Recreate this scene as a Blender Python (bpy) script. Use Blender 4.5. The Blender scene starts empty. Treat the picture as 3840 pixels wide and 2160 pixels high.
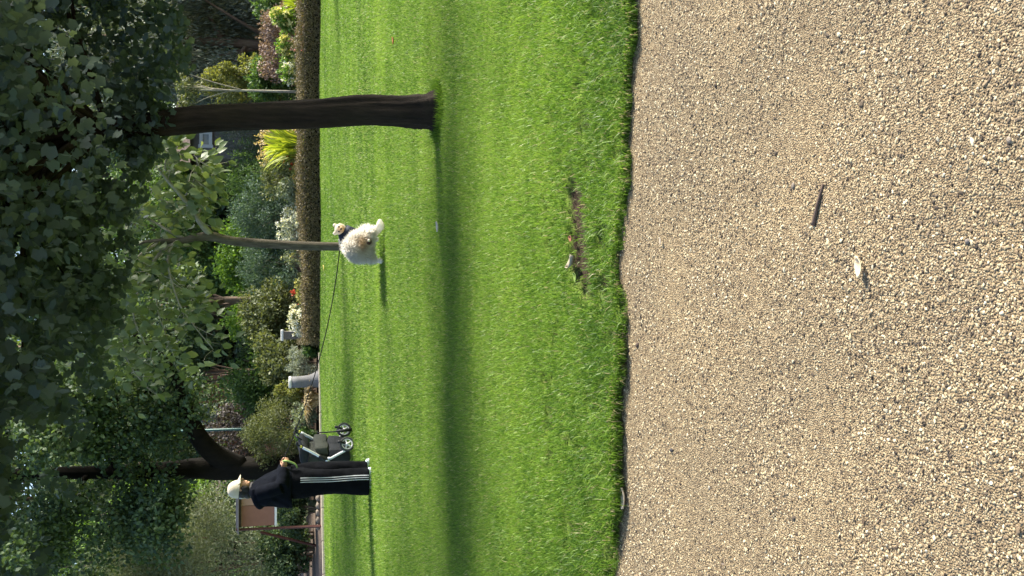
import bpy, bmesh, math, random
import numpy as np
from mathutils import Vector, Matrix

random.seed(7)
RNG = np.random.default_rng(11)
PI = math.pi
scene = bpy.context.scene
C = scene.collection

# ------------------------------------------------------------------ camera
# The photograph is a portrait frame stored on its side: world "up" points to picture left.
H = 1.45                        # camera height above the lawn
PITCH = math.radians(14.17)     # looking slightly down
FPX = 3900.0                    # focal length in photo pixels (3840 wide)
cam_d = bpy.data.cameras.new('camera')
cam_d.sensor_width = 36.0
cam_d.lens = 36.0 * FPX / 3840.0
cam_d.clip_start = 0.05
cam_d.clip_end = 600
cam = bpy.data.objects.new('camera', cam_d)
C.objects.link(cam)
fw = Vector((0, math.cos(PITCH), -math.sin(PITCH)))
upv = Vector((0, math.sin(PITCH), math.cos(PITCH)))
rt = Vector((1, 0, 0))
mx = Matrix((( -upv.x, rt.x, -fw.x, 0), (-upv.y, rt.y, -fw.y, 0), (-upv.z, rt.z, -fw.z, H), (0, 0, 0, 1)))
cam.matrix_world = mx
scene.camera = cam

# ------------------------------------------------------------------ light
SUN_EL = math.radians(34)
SUN_AZ = math.radians(13)        # measured from +X towards +Y
sdir = Vector((math.cos(SUN_EL) * math.cos(SUN_AZ), math.cos(SUN_EL) * math.sin(SUN_AZ), math.sin(SUN_EL)))
sun_d = bpy.data.lights.new('sun', 'SUN')
sun_d.energy = 5.0
sun_d.angle = math.radians(9.0)
sun_d.color = (1.0, 0.93, 0.80)
sun = bpy.data.objects.new('sun', sun_d)
sun.rotation_euler = sdir.to_track_quat('Z', 'Y').to_euler()
sun.location = (20, 3, 20)
C.objects.link(sun)
world = bpy.data.worlds.new('World')
scene.world = world
world.use_nodes = True
wn = world.node_tree.nodes
sky = wn.new('ShaderNodeTexSky')
sky.sky_type = 'NISHITA'
sky.sun_disc = False
sky.sun_elevation = SUN_EL
sky.sun_rotation = PI / 2 - SUN_AZ
sky.air_density = 1.0
sky.dust_density = 1.5
world.node_tree.links.new(sky.outputs[0], wn['Background'].inputs[0])
wn['Background'].inputs[1].default_value = 0.15
scene.view_settings.view_transform = 'Standard'
scene.view_settings.look = 'None'
scene.view_settings.exposure = 1.3
scene.view_settings.gamma = 1.0
scene.render.engine = 'CYCLES'
scene.cycles.max_bounces = 6
scene.cycles.transparent_max_bounces = 6

# ------------------------------------------------------------------ photo pixel -> place
def ray(x, y):
    return fw + rt * ((1080 - y) / FPX) + upv * ((1920 - x) / FPX)

def ground(x, y, z=0.0):
    d = ray(x, y)
    t = (z - H) / d.z
    return Vector((d.x * t, d.y * t, z))

def at(x, y, Y):
    d = ray(x, y)
    t = Y / d.y
    return Vector((d.x * t, Y, H + d.z * t))

def ppm(Y, z=0.5):
    return FPX / (Y * math.cos(PITCH) + (H - z) * math.sin(PITCH))

# ------------------------------------------------------------------ materials
def newmat(name):
    m = bpy.data.materials.new(name)
    m.use_nodes = True
    nt = m.node_tree
    return m, nt, nt.nodes, nt.links, nt.nodes['Principled BSDF']

def ramp(N, pts, interp='LINEAR'):
    r = N.new('ShaderNodeValToRGB')
    r.color_ramp.interpolation = interp
    e = r.color_ramp.elements
    while len(e) < len(pts):
        e.new(0.5)
    for k, (p, c) in enumerate(pts):
        e[k].position = p
        e[k].color = (c[0], c[1], c[2], 1)
    return r

def noise(N, L, scale, detail=4, rough=0.6, vec=None, stretch=None):
    n = N.new('ShaderNodeTexNoise')
    n.inputs['Scale'].default_value = scale
    n.inputs['Detail'].default_value = detail
    n.inputs['Roughness'].default_value = rough
    tc = N.new('ShaderNodeTexCoord')
    src = tc.outputs['Object'] if vec is None else vec
    if stretch:
        mp = N.new('ShaderNodeMapping')
        mp.inputs['Scale'].default_value = stretch
        L.new(src, mp.inputs[0])
        src = mp.outputs[0]
    L.new(src, n.inputs['Vector'])
    return n

def mat_simple(name, c1, c2=None, rough=0.7, scale=12, bump=0.0, bscale=60, spec=0.3, metallic=0.0, stretch=None, coat=0):
    m, nt, N, L, B = newmat(name)
    c2 = c2 or tuple(v * 0.7 for v in c1)
    n = noise(N, L, scale, 5, 0.65, stretch=stretch)
    r = ramp(N, [(0.3, c2), (0.7, c1)])
    L.new(n.outputs[0], r.inputs[0])
    L.new(r.outputs[0], B.inputs['Base Color'])
    B.inputs['Roughness'].default_value = rough
    B.inputs['Specular IOR Level'].default_value = spec
    B.inputs['Metallic'].default_value = metallic
    if bump:
        n2 = noise(N, L, bscale, 6, 0.7, stretch=stretch)
        b = N.new('ShaderNodeBump')
        b.inputs['Strength'].default_value = bump
        b.inputs['Distance'].default_value = 0.02
        L.new(n2.outputs[0], b.inputs['Height'])
        L.new(b.outputs[0], B.inputs['Normal'])
    return m

def mat_leaf(name, cols, trans=0.35, rough=0.55, tboost=1.5, spec=0.3, patch=0.8):
    """leaf-wise colour from the point attribute rnd, broad patches from noise; lets light through"""
    m, nt, N, L, B = newmat(name)
    a = N.new('ShaderNodeAttribute')
    a.attribute_name = 'rnd'
    n = noise(N, L, patch, 3, 0.6)
    mix = N.new('ShaderNodeMath')
    mix.operation = 'MULTIPLY_ADD'
    mix.inputs[1].default_value = 0.65
    sub = N.new('ShaderNodeMath')
    sub.operation = 'MULTIPLY_ADD'
    sub.inputs[1].default_value = 0.7
    sub.inputs[2].default_value = -0.17
    L.new(n.outputs[0], sub.inputs[0])
    L.new(a.outputs['Fac'], mix.inputs[0])
    L.new(sub.outputs[0], mix.inputs[2])
    if name != 'maple_leaf' and 'petal' not in name:
        cols = [tuple(min(.9, v * 1.22) for v in c) for c in cols]
    k = len(cols)
    r = ramp(N, [(i / max(1, k - 1), c) for i, c in enumerate(cols)])
    L.new(mix.outputs[0], r.inputs[0])
    L.new(r.outputs[0], B.inputs['Base Color'])
    B.inputs['Roughness'].default_value = rough
    B.inputs['Specular IOR Level'].default_value = spec
    if trans > 0:
        t = N.new('ShaderNodeBsdfTranslucent')
        g = N.new('ShaderNodeMix')
        g.data_type = 'RGBA'
        g.blend_type = 'MULTIPLY'
        g.inputs[0].default_value = 1.0
        L.new(r.outputs[0], g.inputs[6])
        g.inputs[7].default_value = (tboost * 1.15, tboost * 1.1, tboost * 0.45, 1)
        L.new(g.outputs[2], t.inputs[0])
        ms = N.new('ShaderNodeMixShader')
        ms.inputs[0].default_value = trans
        L.new(B.outputs[0], ms.inputs[1])
        L.new(t.outputs[0], ms.inputs[2])
        L.new(ms.outputs[0], N['Material Output'].inputs[0])
    return m

def mat_bark(name, c1, c2, scale=9, stretch=(1, 1, 0.18), strength=0.9):
    m, nt, N, L, B = newmat(name)
    n = noise(N, L, scale, 7, 0.7, stretch=stretch)
    n3 = noise(N, L, 2.3, 3, 0.5)
    r = ramp(N, [(0.32, c2), (0.62, c1)])
    L.new(n.outputs[0], r.inputs[0])
    mixc = N.new('ShaderNodeMix')
    mixc.data_type = 'RGBA'
    r3 = ramp(N, [(0.45, (0, 0, 0)), (0.75, (0.5, 0.5, 0.5))])
    L.new(n3.outputs[0], r3.inputs[0])
    L.new(r3.outputs[0], mixc.inputs[0])
    L.new(r.outputs[0], mixc.inputs[6])
    mixc.inputs[7].default_value = (c1[0] * 1.2, c1[1] * 1.35, c1[2] * 1.0, 1)
    L.new(mixc.outputs[2], B.inputs['Base Color'])
    B.inputs['Roughness'].default_value = 0.92
    B.inputs['Specular IOR Level'].default_value = 0.15
    b = N.new('ShaderNodeBump')
    b.inputs['Strength'].default_value = strength
    b.inputs['Distance'].default_value = 0.03
    L.new(n.outputs[0], b.inputs['Height'])
    L.new(b.outputs[0], B.inputs['Normal'])
    return m

# ------------------------------------------------------------------ object helpers
def tag(o, label=None, cat=None, group=None, kind=None):
    if label: o['label'] = label
    if cat: o['category'] = cat
    if group: o['group'] = group
    if kind: o['kind'] = kind
    return o

def link(name, me, mat, parent=None):
    o = bpy.data.objects.new(name, me)
    C.objects.link(o)
    if mat is not None:
        me.materials.clear()
        me.materials.append(mat)
    if parent is not None:
        o.parent = parent
    return o

def thing(name, loc, label, cat, group=None, rz=0.0):
    o = bpy.data.objects.new(name, None)
    o.empty_display_size = 0.1
    C.objects.link(o)
    o.location = loc
    o.rotation_euler = (0, 0, rz)
    return tag(o, label, cat, group)

def np_mesh(name, V, T, rnd=None, smooth=False):
    """triangle mesh from arrays"""
    me = bpy.data.meshes.new(name)
    V = np.asarray(V, dtype=np.float32).reshape(-1, 3)
    T = np.asarray(T, dtype=np.int32).reshape(-1, 3)
    me.vertices.add(len(V))
    me.vertices.foreach_set('co', V.ravel())
    me.loops.add(len(T) * 3)
    me.loops.foreach_set('vertex_index', T.ravel())
    me.polygons.add(len(T))
    me.polygons.foreach_set('loop_start', np.arange(0, len(T) * 3, 3, dtype=np.int32))
    me.polygons.foreach_set('loop_total', np.full(len(T), 3, dtype=np.int32))
    if smooth:
        me.polygons.foreach_set('use_smooth', np.ones(len(T), dtype=bool))
    me.update(calc_edges=True)
    if rnd is not None:
        at_ = me.attributes.new('rnd', 'FLOAT', 'POINT')
        at_.data.foreach_set('value', np.asarray(rnd, dtype=np.float32))
    return me

def bm_mesh(name, bm, smooth=False):
    me = bpy.data.meshes.new(name)
    bmesh.ops.recalc_face_normals(bm, faces=bm.faces)
    if smooth:
        for f in bm.faces:
            f.smooth = True
    bm.to_mesh(me)
    bm.free()
    return me

def add_box(bm, c, s, rot=None, bevel=0.0):
    r = bmesh.ops.create_cube(bm, size=1.0)
    vs = r['verts']
    M = Matrix.Translation(c) @ (rot.to_4x4() if rot else Matrix.Identity(4)) @ Matrix.Diagonal((s[0], s[1], s[2], 1))
    bmesh.ops.transform(bm, matrix=M, verts=vs)
    if bevel:
        es = list({e for v in vs for e in v.link_edges})
        bmesh.ops.bevel(bm, geom=es, offset=bevel, segments=2, affect='EDGES', profile=0.6)

def add_tube(bm, pts, rad, seg=8, caps=True, wob=0.0, squash=None, rnd=random):
    """lofted tube through pts with a radius (or pair) per point"""
    pts = [Vector(p) for p in pts]
    rings = []
    n = len(pts)
    prev = None
    for i, p in enumerate(pts):
        t = (pts[min(i + 1, n - 1)] - pts[max(i - 1, 0)]).normalized()
        if prev is None:
            a = Vector((1, 0, 0)) if abs(t.x) < 0.9 else Vector((0, 1, 0))
        else:
            a = prev
        a = (a - t * a.dot(t)).normalized()
        b = t.cross(a)
        prev = a
        r = rad[i] if hasattr(rad, '__len__') else rad
        ra, rb = (r if hasattr(r, '__len__') else (r, r))
        ring = []
        for k in range(seg):
            w = 2 * PI * k / seg
            f = 1 + (rnd.uniform(-wob, wob) if wob else 0)
            ring.append(bm.verts.new(p + a * (math.cos(w) * ra * f) + b * (math.sin(w) * rb * f)))
        rings.append(ring)
    for i in range(n - 1):
        for k in range(seg):
            bm.faces.new((rings[i][k], rings[i][(k + 1) % seg], rings[i + 1][(k + 1) % seg], rings[i + 1][k]))
    if caps:
        bm.faces.new(rings[0][::-1])
        bm.faces.new(rings[-1])
    return rings

def add_ell(bm, c, r, rot=None, u=16, v=10):
    res = bmesh.ops.create_uvsphere(bm, u_segments=u, v_segments=v, radius=1.0)
    r = r if hasattr(r, '__len__') else (r, r, r)
    M = Matrix.Translation(c) @ (rot.to_4x4() if rot else Matrix.Identity(4)) @ Matrix.Diagonal((r[0], r[1], r[2], 1))
    bmesh.ops.transform(bm, matrix=M, verts=res['verts'])

def spline(pts, n):
    """Catmull-Rom through control points"""
    P = [Vector(p) for p in pts]
    P = [P[0] * 2 - P[1]] + P + [P[-1] * 2 - P[-2]]
    out = []
    m = len(P) - 3
    for k in range(n):
        s = k / (n - 1) * m
        i = min(int(s), m - 1)
        t = s - i
        a, b, c, d = P[i:i + 4]
        out.append(0.5 * ((2 * b) + (c - a) * t + (2 * a - 5 * b + 4 * c - d) * t * t + (3 * b - a - 3 * c + d) * t ** 3))
    return out

def interp(ks, vs, n):
    return list(np.interp(np.linspace(0, 1, n), ks, vs))

def fuse(name, bm, voxel, smooth_it=3, factor=0.5):
    """one continuous skin from overlapping solids"""
    me = bm_mesh(name + '_raw', bm)
    o = bpy.data.objects.new(name + '_raw', me)
    C.objects.link(o)
    md = o.modifiers.new('r', 'REMESH')
    md.mode = 'VOXEL'
    md.voxel_size = voxel
    md.use_smooth_shade = True
    if smooth_it:
        ms = o.modifiers.new('s', 'SMOOTH')
        ms.iterations = smooth_it
        ms.factor = factor
    dg = bpy.context.evaluated_depsgraph_get()
    out = bpy.data.meshes.new_from_object(o.evaluated_get(dg))
    out.name = name
    bpy.data.objects.remove(o)
    bpy.data.meshes.remove(me)
    for p in out.polygons:
        p.use_smooth = True
    return out

# ------------------------------------------------------------------ leaves
def tpl_lobed():
    out = [(0, 0), (0.46, 0.18), (0.27, 0.38), (0.46, 0.68), (0.0, 1.0), (-0.46, 0.68), (-0.27, 0.38), (-0.46, 0.18)]
    V = [(x, y, -0.42 * (x * x + (y - .35) ** 2) + .10 * x) for x, y in out]
    T = [(0, 1, 2), (2, 3, 4), (4, 5, 6), (6, 7, 0), (0, 2, 6), (2, 4, 6)]
    return np.array(V), np.array(T)

def tpl_ovate(w=0.3):
    V = [(0, 0, 0), (w, 0.32, 0.08), (w * 0.8, 0.66, 0.05), (0, 1.0, -0.12), (-w * 0.8, 0.66, 0.05), (-w, 0.32, 0.08), (0, 0.5, 0.0)]
    T = [(0, 1, 6), (1, 2, 6), (2, 3, 6), (3, 4, 6), (4, 5, 6), (5, 0, 6)]
    return np.array(V, dtype=float), np.array(T)

def tpl_hex(w=0.3):
    V = [(0, 0, 0), (w, 0.34, 0.07), (w * 0.75, 0.68, 0.04), (0, 1.0, -0.12), (-w * 0.75, 0.68, 0.04), (-w, 0.34, 0.07)]
    return np.array(V, dtype=float), np.array([(0, 1, 5), (1, 2, 4), (1, 4, 5), (2, 3, 4)])

def tpl_rhomb(w=0.3):
    V = [(0, 0, 0), (w, 0.45, 0.06), (0, 1, -0.08), (-w, 0.45, 0.06)]
    T = [(0, 1, 2), (0, 2, 3)]
    return np.array(V, dtype=float), np.array(T)

def tpl_blade(w=0.04):
    V = [(-w, 0, 0), (w, 0, 0), (w * .9, 0.45, 0.05), (-w * .9, 0.45, 0.05), (0, 1, 0.22)]
    T = [(0, 1, 2), (0, 2, 3), (3, 2, 4)]
    return np.array(V, dtype=float), np.array(T)

LOBED, OVATE, RHOMB, NARROW, HEXA = tpl_lobed(), tpl_ovate(), tpl_rhomb(), tpl_rhomb(0.13), tpl_hex()

def nrm(a):
    return a / np.maximum(np.linalg.norm(a, axis=1, keepdims=True), 1e-9)

def leaves(name, P, D, Nn, S, tpl, rnd=None):
    """place a leaf template at every P, its axis along D, its face towards Nn"""
    V0, T0 = tpl
    P = np.asarray(P)
    n, k = len(P), len(V0)
    D = nrm(np.asarray(D))
    X = nrm(np.cross(D, Nn))
    Z = np.cross(X, D)
    S = np.asarray(S).reshape(-1, 1, 1)
    V = P[:, None, :] + S * (V0[None, :, 0:1] * X[:, None, :] + V0[None, :, 1:2] * D[:, None, :] + V0[None, :, 2:3] * Z[:, None, :])
    T = (T0[None, :, :] + (np.arange(n) * k)[:, None, None])
    if rnd is None:
        rnd = RNG.random(n)
    return np_mesh(name, V.reshape(-1, 3), T.reshape(-1, 3), np.repeat(rnd, k))

def rand_dir(n):
    return nrm(RNG.normal(size=(n, 3)))

def clump_points(cl, n, shell=0.45):
    """points in ellipsoid clumps [(center, radii)], denser towards the outside"""
    c = np.array([tuple(a) for a, b in cl])
    r = np.array([tuple(b) for a, b in cl])
    w = (r[:, 0] * r[:, 1] * r[:, 2]) ** (2 / 3)
    idx = RNG.choice(len(cl), size=n, p=w / w.sum())
    d = rand_dir(n)
    u = RNG.random(n) ** shell
    return c[idx] + d * r[idx] * u[:, None], d

def lumps(c, r, n, size, rng=None, low=-0.9):
    """secondary clumps spread over a big ellipsoid for an uneven outline"""
    rng = rng or random
    cl = [(Vector(c), (r[0] * .66, r[1] * .66, r[2] * .70))]
    for _ in range(n):
        while True:
            d = Vector((rng.gauss(0, 1), rng.gauss(0, 1), rng.gauss(0, 1))).normalized()
            if d.z > low:
                break
        s = rng.uniform(*size)
        f = rng.uniform(.55, 1.05)
        cl.append((Vector((c[0] + d.x * r[0] * f, c[1] + d.y * r[1] * f, c[2] + d.z * r[2] * f)), (s, s, s * rng.uniform(.7, 1.0))))
    return cl

# ------------------------------------------------------------------ leaf and plant materials
G = dict
M = {}
M['maple'] = mat_leaf('maple_leaf', [(.042, .064, .076), (.058, .086, .092), (.085, .122, .092)], .36, .6, 1.5, .2)  # bluish cast puts a hazy lens veil into the leaf colour
M['magnolia'] = mat_leaf('broad_leaf', [(.060, .088, .042), (.095, .130, .062), (.15, .185, .09)], .36, .42, 1.4)
M['dark'] = mat_leaf('dark_evergreen', [(.022, .042, .026), (.050, .085, .042), (.11, .16, .06)], .30)
M['olive'] = mat_leaf('olive_leaf', [(.045, .060, .028), (.085, .105, .045), (.14, .155, .075)], .28)
M['greyolive'] = mat_leaf('grey_olive_leaf', [(.075, .10, .065), (.14, .17, .11), (.23, .255, .175)], .25)
M['mid'] = mat_leaf('mid_green_leaf', [(.030, .060, .020), (.055, .105, .032), (.095, .16, .045)], .32)
M['bright'] = mat_leaf('bright_green_leaf', [(.05, .10, .02), (.09, .17, .03), (.15, .24, .05)], .38)
M['blue'] = mat_leaf('blue_green_leaf', [(.035, .065, .045), (.060, .105, .075), (.10, .155, .115)], .25)
M['greygreen'] = mat_leaf('grey_green_conifer', [(.045, .062, .048), (.080, .100, .075), (.13, .145, .11)], .18)
M['yellow'] = mat_leaf('yellow_green_leaf', [(.075, .095, .03), (.13, .145, .045), (.20, .205, .075)], .35)
M['silver'] = mat_leaf('silver_leaf', [(.11, .13, .11), (.20, .23, .19), (.32, .34, .29)], .2)
M['hedge'] = mat_leaf('hedge_leaf', [(.050, .052, .028), (.115, .092, .054), (.19, .155, .085)], .18, patch=1.6)
M['straw'] = mat_leaf('dry_straw', [(.22, .17, .09), (.38, .30, .17), (.55, .46, .28)], .25)
M['mauve'] = mat_leaf('dry_mauve_heads', [(.10, .065, .055), (.19, .13, .11), (.33, .25, .20)], .15)
M['strap'] = mat_leaf('strap_leaf', [(.09, .14, .02), (.20, .26, .03), (.42, .44, .07)], .38, patch=2)
M['white_fl'] = mat_leaf('white_petal', [(.62, .60, .50), (.80, .79, .72), (.88, .87, .82)], .2)
M['cream_fl'] = mat_leaf('cream_plume', [(.35, .33, .13), (.55, .52, .22), (.72, .68, .36)], .2)
M['red_fl'] = mat_leaf('red_petal', [(.40, .05, .03), (.60, .10, .05), (.72, .22, .12)], .2)
M['orange_fl'] = mat_leaf('orange_petal', [(.60, .22, .03), (.75, .36, .05), (.85, .55, .12)], .2)
M['purple'] = mat_leaf('purple_brown_leaf', [(.035, .030, .032), (.065, .055, .055), (.10, .085, .08)], .15)
M['bark_main'] = mat_bark('dark_bark', (.034, .024, .019), (.008, .0065, .006), 14, (1, 1, .16), 1.0)
M['bark_small'] = mat_bark('grey_brown_bark', (.135, .115, .09), (.05, .042, .034), 24)
M['bark_pale'] = mat_bark('pale_bark', (.36, .33, .27), (.20, .18, .15), 22)
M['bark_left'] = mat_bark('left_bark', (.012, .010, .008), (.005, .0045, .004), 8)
M['bark_brown'] = mat_bark('brown_bark', (.17, .125, .10), (.085, .062, .05), 18)
M['soil'] = mat_simple('bed_soil', (.085, .060, .042), (.04, .028, .020), .95, 9, .8, 40, .1)

# ================================================================== SETTING
# big ground sheet
bm = bmesh.new()
vs = [bm.verts.new(p) for p in ((-300, -60, -.09), (300, -60, -.09), (300, 400, -.09), (-300, 400, -.09))]
bm.faces.new(vs)
tag(link('ground', bm_mesh('ground', bm), mat_simple('ground_earth', (.055, .070, .030), (.035, .040, .022), .95, 1.5, .3, 20, .1)), kind='structure')

# lawn edge on the near path, as Y over X (ragged)
EDGE = [(-5, 4.10), (-2.5, 4.06), (-1.4, 4.10), (-1.1, 4.08), (-.75, 3.95), (-.4, 3.97), (-.1, 3.93), (.1, 4.0), (.35, 3.93), (.6, 3.90), (.8, 3.87), (1.0, 3.84), (1.3, 3.83), (3, 3.75), (5, 3.7)]
def edge_y(x):
    x = np.asarray(x, dtype=float)
    b = np.interp(x, [e[0] for e in EDGE], [e[1] for e in EDGE])
    return b + 0.02 * np.sin(x * 9.1 + 1) + 0.014 * np.sin(x * 23.7) + .008 * np.sin(x * 57)

def far_y(x):
    return np.interp(np.asarray(x, dtype=float), [-30, -9, -6, -4.5, -3, -1.5, 0, 30], [18.2, 19.9, 20.75, 21.2, 21.7, 22.1, 22.2, 22.0])

# bare patches and worn grooves in the turf near the path (photo pixels -> ellipses on the ground)
def gpatch(x, y, a, b):
    p = ground(x, y)
    return (p.x, p.y, a, b)
_wr = random.Random(6)
WORN = [gpatch(2140, 735, .13, .09), gpatch(2155, 840, .17, .13), gpatch(2160, 960, .15, .14), gpatch(2185, 1040, .10, .08), gpatch(2185, 455, .07, .045), gpatch(2200, 600, .06, .03),
        gpatch(2260, 1085, .10, .05), gpatch(2290, 2110, .14, .05), gpatch(2060, 1570, .09, .05), gpatch(2255, 900, .12, .04), gpatch(2205, 1040, .14, .05), gpatch(2330, 1000, .25, .03)] + [gpatch(_wr.uniform(2040, 2320), _wr.uniform(30, 2130), _wr.uniform(.025, .07), _wr.uniform(.02, .045)) for _ in range(26)]
def worn(x, y):
    x = np.asarray(x); y = np.asarray(y)
    w = np.zeros_like(x, dtype=float)
    for (a, b, ra, rb) in WORN:
        d = ((x - a) / ra) ** 2 + ((y - b) / rb) ** 2 + .45 * np.sin(x * 61 + 3 * np.sin(y * 47)) + .35 * np.sin(y * 83 + 2 * np.sin(x * 39))
        w = np.maximum(w, np.clip(1.5 - d, 0, 1))
    return w

def lawn_z(x, y):
    x = np.asarray(x, dtype=float); y = np.asarray(y, dtype=float)
    z = .012 * np.sin(x * 1.1 + .4) * np.sin(y * .8) + .006 * np.sin(x * 3.1 + y * 2.3)
    return z - .035 * worn(x, y)

# lawn sheet: graded grid, near rows fine
xs = np.concatenate([np.linspace(-14, -2.2, 30), np.linspace(-2.1, 2.1, 170), np.linspace(2.2, 14, 30)])
ts = np.concatenate([np.linspace(0, .10, 60), np.linspace(.11, 1, 60)])
XX, TT = np.meshgrid(xs, ts)
YY = edge_y(XX) + (far_y(XX) - edge_y(XX)) * TT
ZZ = lawn_z(XX, YY)
V = np.stack([XX, YY, ZZ], -1).reshape(-1, 3)
nx, ny = len(xs), len(ts)
I = np.arange(nx * ny).reshape(ny, nx)
T = np.concatenate([np.stack([I[:-1, :-1], I[:-1, 1:], I[1:, 1:]], -1).reshape(-1, 3), np.stack([I[:-1, :-1], I[1:, 1:], I[1:, :-1]], -1).reshape(-1, 3)])
# skirt down to the gravel
sk = V[:nx].copy(); sk[:, 2] = -.085; sk[:, 1] += .012 * RNG.normal(size=nx)
o0 = len(V)
V = np.concatenate([V, sk])
a = np.arange(nx - 1)
T = np.concatenate([T, np.stack([a + o0, a + 1 + o0, a + 1], -1), np.stack([a + o0, a + 1, a], -1)])
wv = worn(V[:, 0], V[:, 1]); wv[o0:] = 1.0; wv[:nx] = np.maximum(wv[:nx], .6)
me = np_mesh('lawn', V, T, wv, smooth=True)
m, nt, N, L, B = newmat('lawn_turf')
n1 = noise(N, L, 1.2, 5, .6, stretch=(.35, 1.3, 1))
n2 = noise(N, L, 140, 3, .7)
r1 = ramp(N, [(.3, (.16, .25, .040)), (.7, (.235, .335, .060))])
L.new(n1.outputs[0], r1.inputs[0])
r2 = ramp(N, [(.3, (.35, .35, .35)), (.7, (1, 1, 1))])
L.new(n2.outputs[0], r2.inputs[0])
mu = N.new('ShaderNodeMix'); mu.data_type = 'RGBA'; mu.blend_type = 'MULTIPLY'; mu.inputs[0].default_value = 1
L.new(r1.outputs[0], mu.inputs[6]); L.new(r2.outputs[0], mu.inputs[7])
at_ = N.new('ShaderNodeAttribute'); at_.attribute_name = 'rnd'
ns = noise(N, L, 60, 6, .7)
rs = ramp(N, [(.3, (.022, .016, .011)), (.7, (.085, .062, .042))])
L.new(ns.outputs[0], rs.inputs[0])
nm = noise(N, L, 70, 4, .7)
ad = N.new('ShaderNodeMath'); ad.operation = 'MULTIPLY_ADD'; ad.inputs[1].default_value = 2.2; ad.inputs[2].default_value = -1.6
a2 = N.new('ShaderNodeMath'); a2.operation = 'MULTIPLY_ADD'; a2.inputs[1].default_value = 1.9
L.new(nm.outputs[0], ad.inputs[0]); L.new(at_.outputs['Fac'], a2.inputs[0]); L.new(ad.outputs[0], a2.inputs[2])
a2.use_clamp = True
mw = N.new('ShaderNodeMix'); mw.data_type = 'RGBA'
L.new(a2.outputs[0], mw.inputs[0]); L.new(mu.outputs[2], mw.inputs[6]); L.new(rs.outputs[0], mw.inputs[7])
L.new(mw.outputs[2], B.inputs['Base Color'])
B.inputs['Roughness'].default_value = .9
B.inputs['Specular IOR Level'].default_value = .1
bp = N.new('ShaderNodeBump'); bp.inputs['Strength'].default_value = .7; bp.inputs['Distance'].default_value = .02
L.new(n2.outputs[0], bp.inputs['Height']); L.new(bp.outputs[0], B.inputs['Normal'])
tag(link('lawn', me, m), kind='structure')

# gravel path sheet
PZ = -.020
xs = np.linspace(-6, 6, 180); ys = np.linspace(0, 1, 110)
XX, YY = np.meshgrid(xs, ys)
YY = -4 + (edge_y(XX) + .035 + 4) * YY
ZZ = PZ + .006 * np.sin(XX * 2.1 + 1) * np.sin(YY * 1.7) + .003 * np.sin(XX * 7 + YY * 3)
def path_z(x, y):
    return PZ + .006 * np.sin(x * 2.1 + 1) * np.sin(y * 1.7) + .003 * np.sin(x * 7 + y * 3)
V = np.stack([XX, YY, ZZ], -1).reshape(-1, 3)
nx, ny = len(xs), len(ys)
I = np.arange(nx * ny).reshape(ny, nx)
T = np.concatenate([np.stack([I[:-1, :-1], I[:-1, 1:], I[1:, 1:]], -1).reshape(-1, 3), np.stack([I[:-1, :-1], I[1:, 1:], I[1:, :-1]], -1).reshape(-1, 3)])
m, nt, N, L, B = newmat('gravel_bed')
tc = N.new('ShaderNodeTexCoord')
vo = N.new('ShaderNodeTexVoronoi'); vo.inputs['Scale'].default_value = 190
L.new(tc.outputs['Object'], vo.inputs['Vector'])
sp = N.new('ShaderNodeSeparateColor'); L.new(vo.outputs['Color'], sp.inputs[0])
rg = ramp(N, [(0, (.11, .082, .052)), (.35, (.21, .158, .096)), (.7, (.305, .238, .142)), (1, (.43, .355, .23))])
L.new(sp.outputs[0], rg.inputs[0])
nb = noise(N, L, 1.1, 4, .6)
rb_ = ramp(N, [(.3, (.78, .78, .80)), (.7, (1.08, 1.05, 1.0))])
L.new(nb.outputs[0], rb_.inputs[0])
mm = N.new('ShaderNodeMix'); mm.data_type = 'RGBA'; mm.blend_type = 'MULTIPLY'; mm.inputs[0].default_value = 1
L.new(rg.outputs[0], mm.inputs[6]); L.new(rb_.outputs[0], mm.inputs[7])
L.new(mm.outputs[2], B.inputs['Base Color'])
B.inputs['Roughness'].default_value = .9
B.inputs['Specular IOR Level'].default_value = .2
bp = N.new('ShaderNodeBump'); bp.inputs['Strength'].default_value = 1.0; bp.inputs['Distance'].default_value = .006; bp.invert = True
L.new(vo.outputs['Distance'], bp.inputs['Height']); L.new(bp.outputs[0], B.inputs['Normal'])
tag(link('gravel_path', np_mesh('gravel_path', V, T, smooth=True), m), kind='structure')

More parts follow.
